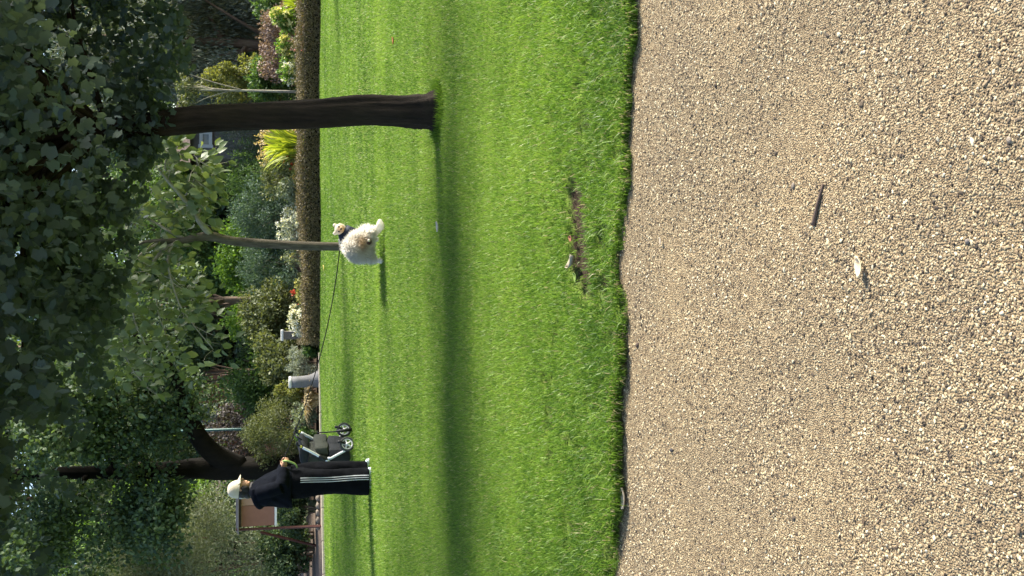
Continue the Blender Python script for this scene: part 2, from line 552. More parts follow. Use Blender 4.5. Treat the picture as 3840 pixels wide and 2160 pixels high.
# loose gravel: one object of instanced small stones
def gravel_object():
    n = 210000
    x = RNG.uniform(-2.6, 2.6, n); y = RNG.uniform(1.2, 4.12, n)
    keep = (y < edge_y(x) - .005) & (np.abs(x) < .30 * y + .9)
    d_edge = edge_y(x) - y
    # dusty strip with few stones next to the turf
    keep &= (RNG.random(n) < np.clip(.5 + d_edge * 4.0, 0, 1))
    pn = sum(np.sin(a_ * x + b_ * y + c_) for a_, b_, c_ in [(1.3, 4.1, 0), (-2.2, 6.3, 1), (5.1, 9.7, 2), (-.6, 13, 4), (9, -4, 5), (3.3, -2.1, .7)]) / 1.8
    keep &= RNG.random(n) < np.clip(.72 + .30 * pn, .18, 1)
    x, y = x[keep], y[keep]
    s = .0015 + .0025 * RNG.random(len(x)) ** 1.9 + .004 * (RNG.random(len(x)) > .994) * RNG.random(len(x))
    z = path_z(x, y) + s * .18
    me = bpy.data.meshes.new('loose_gravel')
    me.vertices.add(len(x))
    me.vertices.foreach_set('co', np.stack([x, y, z], -1).astype(np.float32).ravel())
    a = me.attributes.new('siz', 'FLOAT', 'POINT')
    a.data.foreach_set('value', s.astype(np.float32))
    o = link('loose_gravel', me, None)
    ng = bpy.data.node_groups.new('gravel_scatter', 'GeometryNodeTree')
    ng.interface.new_socket('Geometry', in_out='INPUT', socket_type='NodeSocketGeometry')
    ng.interface.new_socket('Geometry', in_out='OUTPUT', socket_type='NodeSocketGeometry')
    N, L = ng.nodes, ng.links
    gi, go = N.new('NodeGroupInput'), N.new('NodeGroupOutput')
    ico = N.new('GeometryNodeMeshIcoSphere'); ico.inputs['Radius'].default_value = 1; ico.inputs['Subdivisions'].default_value = 2
    sp_ = N.new('GeometryNodeSetPosition')
    nt_ = N.new('ShaderNodeTexNoise'); nt_.inputs['Scale'].default_value = 1.1
    vm = N.new('ShaderNodeVectorMath'); vm.operation = 'SUBTRACT'; vm.inputs[1].default_value = (.5, .5, .5)
    vs_ = N.new('ShaderNodeVectorMath'); vs_.operation = 'SCALE'; vs_.inputs['Scale'].default_value = 1.1
    L.new(nt_.outputs['Color'], vm.inputs[0]); L.new(vm.outputs[0], vs_.inputs[0])
    L.new(ico.outputs[0], sp_.inputs['Geometry']); L.new(vs_.outputs[0], sp_.inputs['Offset'])
    iop = N.new('GeometryNodeInstanceOnPoints')
    L.new(gi.outputs[0], iop.inputs['Points']); L.new(sp_.outputs[0], iop.inputs['Instance'])
    rv = N.new('FunctionNodeRandomValue'); rv.data_type = 'FLOAT_VECTOR'
    rv.inputs[0].default_value = (-.45, -.45, 0); rv.inputs[1].default_value = (.45, .45, 6.28)
    L.new(rv.outputs[0], iop.inputs['Rotation'])
    na = N.new('GeometryNodeInputNamedAttribute'); na.data_type = 'FLOAT'; na.inputs['Name'].default_value = 'siz'
    rv2 = N.new('FunctionNodeRandomValue'); rv2.data_type = 'FLOAT_VECTOR'
    rv2.inputs[0].default_value = (1.0, .8, .45); rv2.inputs[1].default_value = (1.8, 1.2, .8); rv2.inputs['Seed'].default_value = 5
    vsc = N.new('ShaderNodeVectorMath'); vsc.operation = 'SCALE'
    L.new(rv2.outputs[0], vsc.inputs[0]); L.new(na.outputs['Attribute'], vsc.inputs['Scale'])
    L.new(vsc.outputs[0], iop.inputs['Scale'])
    m, nt, N2, L2, B2 = newmat('gravel_stone')
    oi = N2.new('ShaderNodeObjectInfo')
    r = ramp(N2, [(0, (.030, .023, .018)), (.14, (.075, .056, .040)), (.27, (.20, .147, .092)), (.55, (.315, .242, .142)), (.82, (.45, .37, .225)), (1, (.60, .525, .37))])
    L2.new(oi.outputs['Random'], r.inputs[0]); L2.new(r.outputs[0], B2.inputs['Base Color'])
    B2.inputs['Roughness'].default_value = .7; B2.inputs['Specular IOR Level'].default_value = .3
    sm = N.new('GeometryNodeSetMaterial'); sm.inputs['Material'].default_value = m
    L.new(iop.outputs[0], sm.inputs['Geometry']); L.new(sm.outputs[0], go.inputs[0])
    md = o.modifiers.new('scatter', 'NODES'); md.node_group = ng
    me.materials.append(m)
    return tag(o, 'loose tan and cream gravel stones covering the near path', 'gravel', kind='stuff')
gravel_object()

# grass: real blades, finer near the path
_k = np.random.default_rng(77)
_W = [(_k.normal(0, .9), _k.normal(0, 2.0), _k.uniform(0, 6.3)) for _ in range(12)] + [(_k.normal(0, 2.5), _k.normal(0, 6.0), _k.uniform(0, 6.3)) for _ in range(12)] + [(_k.normal(0, .15), _k.normal(0, 9.0), _k.uniform(0, 6.3)) for _ in range(6)]
def patchy(x, y):
    return sum(np.sin(a * x + b * y + c) for a, b, c in _W) / math.sqrt(len(_W) / 2)

def grass_zone(y0, y1, dens, h, w, tri3, seed, fin=0.0, fout=0.0):
    rng = np.random.default_rng(seed)
    xm = .29 * y1 + 1.2
    n = int(dens * (y1 - y0) * 2 * xm)
    x = rng.uniform(-xm, xm, n); y = rng.uniform(y0, y1, n)
    near = edge_y(x)
    k = (np.abs(x) < .29 * y + 1.1) & (y > near - .01) & (y < far_y(x) - .03)
    if fin:
        k &= rng.random(n) < np.clip((y - y0) / fin, 0, 1)
    if fout:
        k &= rng.random(n) < np.clip((y1 - y) / fout, 0, 1)
    k &= rng.random(n) > worn(x, y) * .93
    x, y = x[k], y[k]
    n = len(x)
    z = lawn_z(x, y) - .004
    de = y - edge_y(x)
    rough = np.clip(1 - de / .9, 0, 1)
    tuft = .5 + .5 * np.sin(x * 5.3 + 1.7 * np.sin(y * 4.1)) * np.sin(y * 6.7 + np.sin(x * 3.3))
    hh = h * (.55 + .75 * rng.random(n)) * (1 + .55 * rough * tuft) * (1 - .4 * worn(x, y))
    a = rng.uniform(0, 2 * PI, n)
    lean = rng.uniform(.15, 1.0, n) * hh * (1 + .5 * rough)
    ld = rng.uniform(0, 2 * PI, n)
    dx, dy = np.cos(ld) * lean, np.sin(ld) * lean
    wx, wy = np.cos(a) * w * (.6 + .8 * rng.random(n)) / 2, np.sin(a) * w * (.6 + .8 * rng.random(n)) / 2
    patch = .5 + .26 * patchy(x, y)
    r = np.clip(patch * .55 + rng.normal(0, .21, n) + .17 - .20 * rough * (1 - tuft), .03, 1.12)
    r[rng.random(n) < .022 + .03 * rough + .10 * worn(x, y)] = 1.5
    k2 = rng.random(n) > .45 * rough * np.clip(patchy(x * 2.3 + 5, y * 2.3), 0, 1.3)
    r = np.where(k2, r, r * .35)
    if tri3:
        V = np.stack([np.stack([x - wx, y - wy, z], -1), np.stack([x + wx, y + wy, z], -1),
                      np.stack([x + dx * .35 + wx * .8, y + dy * .35 + wy * .8, z + hh * .6], -1),
                      np.stack([x + dx * .35 - wx * .8, y + dy * .35 - wy * .8, z + hh * .6], -1),
                      np.stack([x + dx, y + dy, z + hh * .95], -1)], 1)
        T0 = np.array([(0, 1, 2), (0, 2, 3), (3, 2, 4)])
    else:
        V = np.stack([np.stack([x - wx, y - wy, z], -1), np.stack([x + wx, y + wy, z], -1), np.stack([x + dx * .8, y + dy * .8, z + hh], -1)], 1)
        T0 = np.array([(0, 1, 2)])
    kk = V.shape[1]
    T = T0[None] + (np.arange(n) * kk)[:, None, None]
    return V.reshape(-1, 3), T.reshape(-1, 3), np.repeat(r, kk)
parts = [grass_zone(3.6, 6.4, 12000, .034, .0038, True, 1, 0, 2.0), grass_zone(4.6, 9, 8000, .030, .0043, False, 2, 1.8, 2.0), grass_zone(7, 13.5, 4000, .030, .0065, False, 3, 2.0, 2.5), grass_zone(11, 22.2, 1700, .030, .011, False, 4, 2.5)]
def trunk_ring():
    rng = np.random.default_rng(31)
    b = ground(1640, 415)
    n = 1500
    a = rng.uniform(0, 2 * PI, n); rr_ = .165 + .09 * rng.random(n) ** 1.5
    x = b.x + np.cos(a) * rr_; y = b.y + np.sin(a) * rr_; z = lawn_z(x, y)
    h = rng.uniform(.03, .085, n) * (1 - (rr_ - .165) * 4)
    ld = a + rng.normal(0, .8, n); dx, dy = np.cos(ld) * h * .5, np.sin(ld) * h * .5
    w = rng.uniform(0, PI, n); wx, wy = np.cos(w) * .0028, np.sin(w) * .0028
    V = np.stack([np.stack([x - wx, y - wy, z], -1), np.stack([x + wx, y + wy, z], -1), np.stack([x + dx, y + dy, z + h], -1)], 1)
    return V.reshape(-1, 3), (np.arange(n * 3).reshape(-1, 3)), np.repeat(np.clip(rng.normal(.4, .25, n), 0, 1.2), 3)

def fringe(n, seed):
    rng = np.random.default_rng(seed)
    x = rng.uniform(-2.6, 2.6, n)
    tuft = np.clip(.5 + .6 * patchy(x * 3, x * 0 + 1.3), .05, 1.2)
    keep = rng.random(n) < .25 + .75 * tuft
    x = x[keep]; tuft = tuft[keep]; n = len(x)
    y = edge_y(x) + rng.uniform(-.015, .05, n)
    z = -.012 + lawn_z(x, y)
    L_ = rng.uniform(.014, .042, n) * (.5 + .8 * tuft)
    ang = rng.normal(-PI / 2, .75, n)
    out = rng.uniform(.3, 1.0, n)
    dx, dy = np.cos(ang) * L_ * out, np.sin(ang) * L_ * out
    up_ = L_ * np.sqrt(np.maximum(.05, 1 - out ** 2))
    w = .0032 * rng.uniform(.6, 1.3, n); a = rng.uniform(0, PI, n)
    wx, wy = np.cos(a) * w / 2, np.sin(a) * w / 2
    V = np.stack([np.stack([x - wx, y - wy, z], -1), np.stack([x + wx, y + wy, z], -1),
                  np.stack([x + dx * .5 + wx, y + dy * .5 + wy, z + up_ * .9 + .006], -1), np.stack([x + dx * .5 - wx, y + dy * .5 - wy, z + up_ * .9 + .006], -1),
                  np.stack([x + dx, y + dy, z + up_ * .8 - .012 * out], -1)], 1)
    V[:, :, 2] = np.maximum(V[:, :, 2], -.018)
    r = np.clip(rng.normal(.42, .25, n), .02, 1.1)
    r[rng.random(n) < .10] = 1.5
    T = np.array([(0, 1, 2), (0, 2, 3), (3, 2, 4)])[None] + (np.arange(n) * 5)[:, None, None]
    return V.reshape(-1, 3), T.reshape(-1, 3), np.repeat(r, 5)
parts.append(fringe(17000, 9))
parts.append(trunk_ring())
off = 0; VV = []; TTl = []; RR = []
for v, t, r in parts:
    VV.append(v); TTl.append(t + off); RR.append(r); off += len(v)
m, nt, N, L, B = newmat('grass_blade')
aa = N.new('ShaderNodeAttribute'); aa.attribute_name = 'rnd'
hv = N.new('ShaderNodeMath'); hv.operation = 'MULTIPLY'; hv.inputs[1].default_value = .66
L.new(aa.outputs['Fac'], hv.inputs[0])
rr = ramp(N, [(0, (.048, .116, .013)), (.25, (.112, .216, .021)), (.45, (.188, .320, .032)), (.7, (.285, .40, .054)), (.92, (.37, .40, .10)), (1, (.42, .36, .19))])
L.new(hv.outputs[0], rr.inputs[0]); L.new(rr.outputs[0], B.inputs['Base Color'])
B.inputs['Roughness'].default_value = .45; B.inputs['Specular IOR Level'].default_value = .35
t_ = N.new('ShaderNodeBsdfTranslucent'); L.new(rr.outputs[0], t_.inputs[0])
ms = N.new('ShaderNodeMixShader'); ms.inputs[0].default_value = .45
L.new(B.outputs[0], ms.inputs[1]); L.new(t_.outputs[0], ms.inputs[2]); L.new(ms.outputs[0], N['Material Output'].inputs[0])
tag(link('grass', np_mesh('grass', np.concatenate(VV), np.concatenate(TTl), np.concatenate(RR)), m), 'short mown bright green grass of the lawn', 'grass', kind='stuff')
del VV, TTl, RR, parts

# far side: flower bed soil, far path, kerb
def sheet(name, pts, z, mat, kind='structure'):
    bm = bmesh.new()
    vs = [bm.verts.new((p[0], p[1], z)) for p in pts]
    bm.faces.new(vs)
    return tag(link(name, bm_mesh(name, bm), mat), kind=kind)
sheet('flower_bed_soil', [(-1.4, 22.25), (14, 22.15), (14, 34), (-1.0, 34)], .004, M['soil'])
m_path = mat_simple('worn_path', (.20, .155, .125), (.12, .092, .075), .95, 6, .5, 60, .1)
pa = [(-14, 18.6), (-9, 20.05), (-6, 20.9), (-4.5, 21.35), (-3, 21.85), (-1.4, 22.25), (-1.4, 23.2), (-3.2, 22.9), (-4.6, 22.6), (-5.2, 24.5), (-6.5, 30), (-8.2, 36), (-11, 36), (-14, 28)]
sheet('far_path', pa, -.02, m_path)
sheet('shrubbery_soil', [(-1.0, 23.2), (-1.0, 40), (-6.0, 40), (-5.2, 26), (-4.6, 22.9), (-3.2, 23.1)], .012, M['soil'])
# pale kerb along the lawn's far left edge, in lengths
m_kerb = mat_simple('pale_kerb', (.50, .44, .34), (.36, .31, .24), .9, 8, .5, 80, .15)
kx = np.linspace(-1.35, -10, 15)
kerb = tag(bpy.data.objects.new('kerb', None), kind='structure'); C.objects.link(kerb)
for i in range(len(kx) - 1):
    a = Vector((kx[i], float(far_y(kx[i])) + .045, .0)); b = Vector((kx[i + 1], float(far_y(kx[i + 1])) + .045, .0))
    bm = bmesh.new()
    d = b - a
    add_box(bm, (a + b) / 2 + Vector((0, 0, -.005 + .006 * random.random())), (d.length - .012, .085, .10), Matrix.Rotation(math.atan2(d.y, d.x), 3, 'Z'), .012)
    link('kerb_stone', bm_mesh('kerb_stone', bm), m_kerb, kerb)
# edging rocks on the far path
m_rock = mat_simple('edging_rock', (.26, .22, .18), (.13, .11, .09), .95, 5, .8, 30, .15)
ppts = [(1196, 1868 + i * 27) for i in range(5)]
for i, (px, py) in enumerate(ppts):
    p = ground(px, py)
    bm = bmesh.new()
    bmesh.ops.create_icosphere(bm, subdivisions=2, radius=1)
    rr_ = random.Random(40 + i)
    for v in bm.verts:
        v.co *= 1 + rr_.uniform(-.16, .16)
        v.co = Vector((v.co.x * .085, v.co.y * .075, v.co.z * .055))
    o = link('edging_rock', bm_mesh('edging_rock', bm, True), m_rock)
    o.location = (p.x, p.y, .012); o.rotation_euler = (0, 0, rr_.uniform(0, 3))
    side = ['closest to the walker', 'second from the walker', 'middle of the five', 'second from the notice board post', 'closest to the notice board post'][i]
    tag(o, 'low brown edging rock on the far path, ' + side, 'rock', 'edging rocks on the far path')

# ================================================================== TREES
def trunk_from_profile(name, prof, Y, mat, parent, seg=20, n=40, wob=.04, depth=1.0, basez=None, flare=0):
    """prof: (photo x, centre y, half width px) from base to top, at distance Y"""
    c, r = [], []
    for (x, y, hw) in prof:
        p = at(x, y, Y)
        c.append(p); r.append(hw / ppm(Y, p.z))
    if basez is not None:
        c[0].z = basez
    P = spline(c, n)
    ks = np.linspace(0, 1, len(r))
    R = interp(ks, r, n)
    bm = bmesh.new()
    rings = add_tube(bm, P, [(q, q * depth) for q in R], seg, True)
    rr = random.Random(5)
    ph = [rr.uniform(0, 6) for _ in range(6)]
    for i, ring in enumerate(rings):
        ctr = P[i]
        for k, v in enumerate(ring):
            w = 2 * PI * k / seg
            f = 1 + wob * math.sin(3 * w + ph[0] + i * .11) + wob * .8 * math.sin(5 * w + ph[1] - i * .17) + wob * .7 * math.sin(9 * w + ph[2] + i * .05) + rr.uniform(-wob, wob) * .45 + wob * .5 * math.sin(13 * w + ph[4] + .9 * math.sin(i * .21)) + wob * .6 * math.sin(i * .33 + ph[5]) * math.sin(2 * w + i * .07)
            if flare and i < n * .16:
                f += flare * (1 - i / (n * .16)) * max(0, math.sin(4 * w + ph[3])) ** 2
            v.co = ctr + (v.co - ctr) * f
    return link(name, bm_mesh(name, bm, True), mat, parent), P, R

def to_local(root, me_pts):
    return me_pts

def branch(bm, pts, r0, r1, n=14, seg=7):
    P = spline(pts, n)
    add_tube(bm, P, list(np.linspace(r0, r1, n)), seg, True)
    return P

# ---- main tree in the middle of the lawn (big dark crown above the frame)
base = ground(1640, 415)
Ym = base.y
main = thing('shade_tree', (0, 0, 0), 'large shade tree with dark leaning trunk standing on the lawn', 'tree')
prof = [(1650, 415, 80), (1622, 416, 74), (1585, 417, 64), (1525, 418, 58), (1385, 414, 57), (1199, 429, 54), (966, 435, 50), (779, 441, 51), (640, 459, 49), (547, 471, 43), (420, 482, 40), (250, 500, 36), (60, 520, 33)]
trunk_from_profile('trunk', prof, Ym, M['bark_main'], main, 44, 120, .05, 1.0, -.02, .14)
zb = np.array([[-400, 640], [0, 655], [100, 690], [180, 715], [250, 720], [330, 690], [400, 600], [500, 585], [600, 575], [800, 520], [1000, 470], [1200, 450], [1400, 420], [1600, 340], [1800, 300], [2000, 250], [2160, 200], [2600, 60]])
def crown_floor(X, Y):
    ph_y = 1080 - X * FPX / (Ym * .97)
    xb = np.interp(ph_y, zb[:, 0], zb[:, 1])
    ang = np.arctan((1920 - xb) / FPX) - PITCH
    z8 = H + Ym * np.tan(ang)
    f = np.maximum(Y, Ym) / Ym
    low = H + (z8 - H) * f
    lim = np.maximum(low, (X + .28 * np.minimum(Y, 9) + .45) * math.tan(SUN_EL))
    # only a band of boughs beside the trunk hangs low enough to shade the lawn in view
    return np.where(np.abs(Y - Ym - .15) < .36, low, lim)
bm = bmesh.new()
rr = random.Random(3)
tip = at(60, 520, Ym)
starts = [at(400, 484, Ym), at(330, 491, Ym), at(220, 503, Ym), at(150, 510, Ym), at(60, 520, Ym)]
clus = []
for i in range(62):
    s = rr.choice(starts)
    a = rr.uniform(0, 2 * PI)
    rad = rr.uniform(1.0, 4.6)
    e = Vector((s.x + math.cos(a) * rad, max(5.4, s.y + math.sin(a) * rad * .85), 0))
    fl = float(crown_floor(np.array(e.x), np.array(e.y)))
    e.z = fl + .25 + rr.random() ** 1.3 * 2.9 * max(.35, 1 - rad / 6)
    midp = (s + e) / 2 + Vector((0, 0, .18 * rad * .5 + rr.uniform(-.1, .15)))
    branch(bm, [s, midp, e], .032 - .003 * rad, .005, 12, 6)
    clus.append((e, (rr.uniform(.55, .95), rr.uniform(.55, .95), rr.uniform(.35, .6))))
    clus.append((midp, (rr.uniform(.4, .7), rr.uniform(.4, .7), rr.uniform(.25, .45))))
link('branches', bm_mesh('branches', bm, True), M['bark_main'], main)
for i in range(14):
    q = at(rr.uniform(380, 590), rr.uniform(380, 580), Ym - rr.uniform(-.1, .45))
    clus.append((q, (.30, .22, .24)))
P1, _ = clump_points(clus, 36000, .6)
P1 = P1[P1[:, 1] > 5.0]
n2 = 70000
P2 = np.stack([RNG.uniform(-4.2, 6.0, n2), RNG.uniform(5.2, 12.3, n2), np.zeros(n2)], -1)
k = ((P2[:, 0] - 1.0) / 5.0) ** 2 + ((P2[:, 1] - Ym) / 4.4) ** 2 < 1
P2 = P2[k]
P2[:, 2] = crown_floor(P2[:, 0], P2[:, 1]) + RNG.random(len(P2)) ** 1.15 * 3.0
n3 = 9000  # unseen leaves overhead towards the camera, added to block sky light from the crown
P3 = np.stack([RNG.uniform(-3.5, 5.0, n3), RNG.uniform(1.6, 5.3, n3), np.zeros(n3)], -1)
P3[:, 2] = np.maximum(H + (P3[:, 1] + .2) * math.tan(math.radians(12.6)) + .18, crown_floor(P3[:, 0], P3[:, 1])) + RNG.random(n3) * 2.6
n4 = 12000
P4 = np.stack([RNG.uniform(-.3, 4.0, n4), Ym + .12 + RNG.uniform(-.36, .36, n4), np.zeros(n4)], -1)
P4[:, 2] = crown_floor(P4[:, 0], P4[:, 1]) + RNG.random(n4) ** 1.1 * 1.7
P = np.concatenate([P1, P2, P3, P4])
fl = crown_floor(P[:, 0], P[:, 1]) + .10 * np.sin(P[:, 0] * 7 + P[:, 1] * 5) + .07 * np.sin(P[:, 0] * 17 - P[:, 1] * 3)
k = P[:, 2] > fl
k &= (P[:, 2] > (P[:, 0] + .28 * np.minimum(P[:, 1], 9) + .45) * math.tan(SUN_EL)) | (RNG.random(len(P)) < .85)
# a few openings through the crown where the garden behind shows
hole = np.zeros(len(P), bool)
for (hx, hy, hr) in [(200, 190, 36), (160, 280, 30), (330, 395, 28), (300, 30, 26), (215, 540, 38), (230, 640, 30), (135, 640, 28), (70, 900, 26), (60, 945, 28), (400, 870, 30), (420, 970, 34), (410, 640, 34), (440, 590, 30), (90, 200, 20), (55, 1280, 34), (220, 1380, 30), (400, 1290, 30), (330, 1520, 40), (260, 1450, 34), (110, 1180, 30), (480, 1120, 36), (30, 1600, 40), (180, 1650, 60), (90, 1750, 60), (280, 1730, 60), (120, 1920, 70), (250, 2000, 60), (40, 2080, 60)]:
    d = np.array(ray(hx, hy)); d /= np.linalg.norm(d)
    q = P - np.array([0, 0, H])
    t = q @ d
    dist = np.linalg.norm(q - t[:, None] * d, axis=1)
    hole |= dist < hr * 1.25 / FPX * t * RNG.uniform(.7, 1.3, len(P))
P = P[k & ~hole]
n = len(P)
print('main crown leaves', n)
Dd = nrm(RNG.normal(size=(n, 3)) * .8 + np.array([0, 0, -.55]))
Nn = nrm(RNG.normal(size=(n, 3)) * .85 + np.array([.15, .1, .9]))
o = link('crown', leaves('crown', P, Dd, Nn, RNG.uniform(.042, .085, n), LOBED), M['maple'], main)

# ---- slim tree behind the dog
Ys = ground(1287, 925).y
slim = thing('slim_tree', (0, 0, 0), 'slim grey barked young tree with large drooping leaves behind the dog', 'tree')
prof = [(1292, 923, 19), (1270, 923, 15), (1152, 921, 16), (1014, 914, 17), (876, 904, 17), (790, 886, 18), (740, 890, 15), (680, 902, 12), (600, 905, 10), (500, 915, 8), (380, 930, 6)]
trunk_from_profile('trunk', prof, Ys, M['bark_small'], slim, 14, 50, .05, 1.0, -.02, .10)
bm = bmesh.new()
BR = [([(790, 880), (762, 847), (720, 790), (690, 745), (640, 690), (600, 640), (560, 590)], .058, .012),
      ([(722, 800), (700, 790), (660, 775), (634, 764), (600, 747), (560, 700)], .030, .008),
      ([(680, 902), (662, 905), (640, 930), (631, 960), (634, 1010), (645, 1060), (676, 1148), (714, 1203), (748, 1248), (800, 1310)], .030, .005),
      ([(640, 1040), (690, 1075), (740, 1140), (756, 1150)], .012, .004),
      ([(700, 900), (640, 870), (590, 840), (520, 800), (450, 760)], .028, .008),
      ([(660, 905), (600, 950), (560, 1010), (520, 1090), (500, 1180), (540, 1280), (580, 1380)], .030, .006),
      ([(631, 965), (600, 1050), (590, 1150), (620, 1250), (650, 1330)], .018, .004),
      ([(740, 815), (760, 760), (750, 700), (770, 650), (790, 620)], .018, .005),
      ([(690, 745), (720, 690), (740, 640), (735, 590)], .014, .004),
      ([(640, 690), (620, 620), (640, 560), (620, 520)], .015, .004),
      ([(560, 590), (540, 540), (560, 500)], .01, .004),
      ([(600, 905), (520, 960), (470, 1020), (440, 1100)], .022, .006),
      ([(520, 1090), (470, 1180), (460, 1290), (500, 1390), (560, 1460)], .016, .004)]
LP, LD = [], []
rr = random.Random(8)
for bi, (pts, r0, r1) in enumerate(BR):
    yo = rr.uniform(-.9, .5)
    q = []
    for i, (x, y) in enumerate(pts):
        f = i / (len(pts) - 1)
        q.append(at(x, y, Ys + yo * f))
    Pq = branch(bm, q, r0, r1, 18, 7)
    for i in range(4, 18):
        for _ in range(5 if bi not in (0, 1) else 3):
            s = Pq[i]
            tw = Vector((rr.gauss(0, .16), rr.gauss(0, .2), rr.gauss(-.05, .13)))
            e = s + tw
            if rr.random() < .35:
                add_tube(bm, [s, (s + e) / 2 + Vector((0, 0, .03)), e], [.005, .004, .002], 4, False)
            LP.append(e); LD.append((rr.gauss(0, .55) + tw.x * 2, rr.gauss(0, .55), -1.0 + rr.gauss(0, .35)))
# crown above the view
for _ in range(1100):
    d = Vector((rr.gauss(0, 1), rr.gauss(0, 1), abs(rr.gauss(0, 1)))).normalized()
    p = Vector((.55, Ys, 3.5)) + Vector((d.x * 2.0, d.y * 1.6, d.z * 1.9 - .1)) * rr.uniform(.55, 1)
    if p.z > (p.x + 4.5) * math.tan(SUN_EL):
        LP.append(p); LD.append((rr.gauss(0, .5), rr.gauss(0, .5), -1 + rr.gauss(0, .4)))
link('branches', bm_mesh('branches', bm, True), M['bark_pale'], slim)
LP = np.array([tuple(p) for p in LP]); LD = np.array(LD)
n = len(LP)
link('crown', leaves('crown', LP, LD, nrm(RNG.normal(size=(n, 3)) * .7 + np.array([.2, -.9, .5])), RNG.uniform(.12, .21, n), OVATE), M['magnolia'], slim)

# ---- tall tree at the far left, trunk behind the walker
Yl = 24.2
left = thing('old_tree', (0, 0, 0), 'tall old tree with thick dark forked trunk behind the walker', 'tree')
prof = [(1185, 1742, 66), (1150, 1748, 52), (1080, 1752, 46), (1000, 1756, 43), (900, 1758, 43), (820, 1757, 44), (756, 1757, 38), (600, 1766, 31), (450, 1770, 27), (337, 1772, 24), (182, 1775, 23), (0, 1787, 24), (-300, 1800, 20)]
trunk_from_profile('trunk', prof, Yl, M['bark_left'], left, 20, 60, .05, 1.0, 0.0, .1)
bm = bmesh.new()
rr = random.Random(12)
def br_px(pts, r0, r1, y1=0.0, n=18):
    q = [at(x, y, Yl + y1 * i / (len(pts) - 1)) for i, (x, y) in enumerate(pts)]
    return branch(bm, q, r0, r1, n, 9)
limb = br_px([(900, 1752), (820, 1715), (760, 1660), (720, 1590), (690, 1520), (670, 1440), (600, 1340), (500, 1250)], .26, .09, -1.2, 24)
tips = []
for pts in [[(680, 1480), (560, 1470), (420, 1500), (250, 1480)], [(600, 1762), (500, 1700), (400, 1600), (260, 1560)], [(500, 1768), (520, 1860), (500, 1930), (540, 2000)], [(337, 1772), (250, 1880), (200, 1990), (120, 2090)],
            [(450, 1770), (380, 1690), (300, 1640), (120, 1610)], [(620, 1765), (640, 1850), (610, 1920), (640, 1980)], [(200, 1775), (120, 1700), (0, 1600), (-120, 1520)], [(720, 1590), (640, 1560), (520, 1590)], [(0, 1787), (-100, 1880), (-200, 2000)]]:
    q = br_px(pts, .075, .012, rr.uniform(-2.2, -.3))
    tips += [q[6], q[10], q[14], q[17]]
tips += [limb[12], limb[16], limb[20], limb[23]]
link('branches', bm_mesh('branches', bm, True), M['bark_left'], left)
cl = [(t + Vector((rr.uniform(-.3, .3), rr.uniform(-.5, .3), rr.uniform(-.2, .35))), (rr.uniform(.5, .95), rr.uniform(.5, .9), rr.uniform(.35, .65))) for t in tips for _ in range(2)]
for _ in range(40):
    cl.append((Vector((rr.uniform(-7.5, -1.2), Yl + rr.uniform(-2, 1.5), rr.uniform(4.2, 8.5))), (rr.uniform(.7, 1.2), rr.uniform(.7, 1.2), rr.uniform(.5, .9))))
# foliage must leave the lower trunk clear
P, d = clump_points(cl, 48000, .5)
k = P[:, 2] > 1.75 + .2 * np.sin(P[:, 0] * 3)
P = P[k]
cu = (P - np.array([0, 0, H])); dep = cu @ np.array(fw)
pxx = 1920 - FPX * (cu @ np.array(upv)) / dep; pyy = 1080 - FPX * (cu @ np.array(rt)) / dep
lane = [(1000, 1756, 75), (900, 1758, 70), (820, 1730, 60), (775, 1680, 40), (337, 1772, 42), (280, 1773, 40), (230, 1774, 36), (760, 1757, 60), (700, 1760, 40)]
cut = np.zeros(len(P), bool)
for (lx, ly_, lr) in lane:
    cut |= ((pxx - lx) ** 2 + (pyy - ly_) ** 2 < lr ** 2) & (P[:, 1] < Yl + .2)
P = P[~cut]; n = len(P)
link('crown', leaves('crown', P, nrm(RNG.normal(size=(n, 3)) + np.array([0, -.2, -.6])), nrm(RNG.normal(size=(n, 3)) * .8 + np.array([0, -.2, .7])), RNG.uniform(.075, .14, n), HEXA), M['dark'], left)

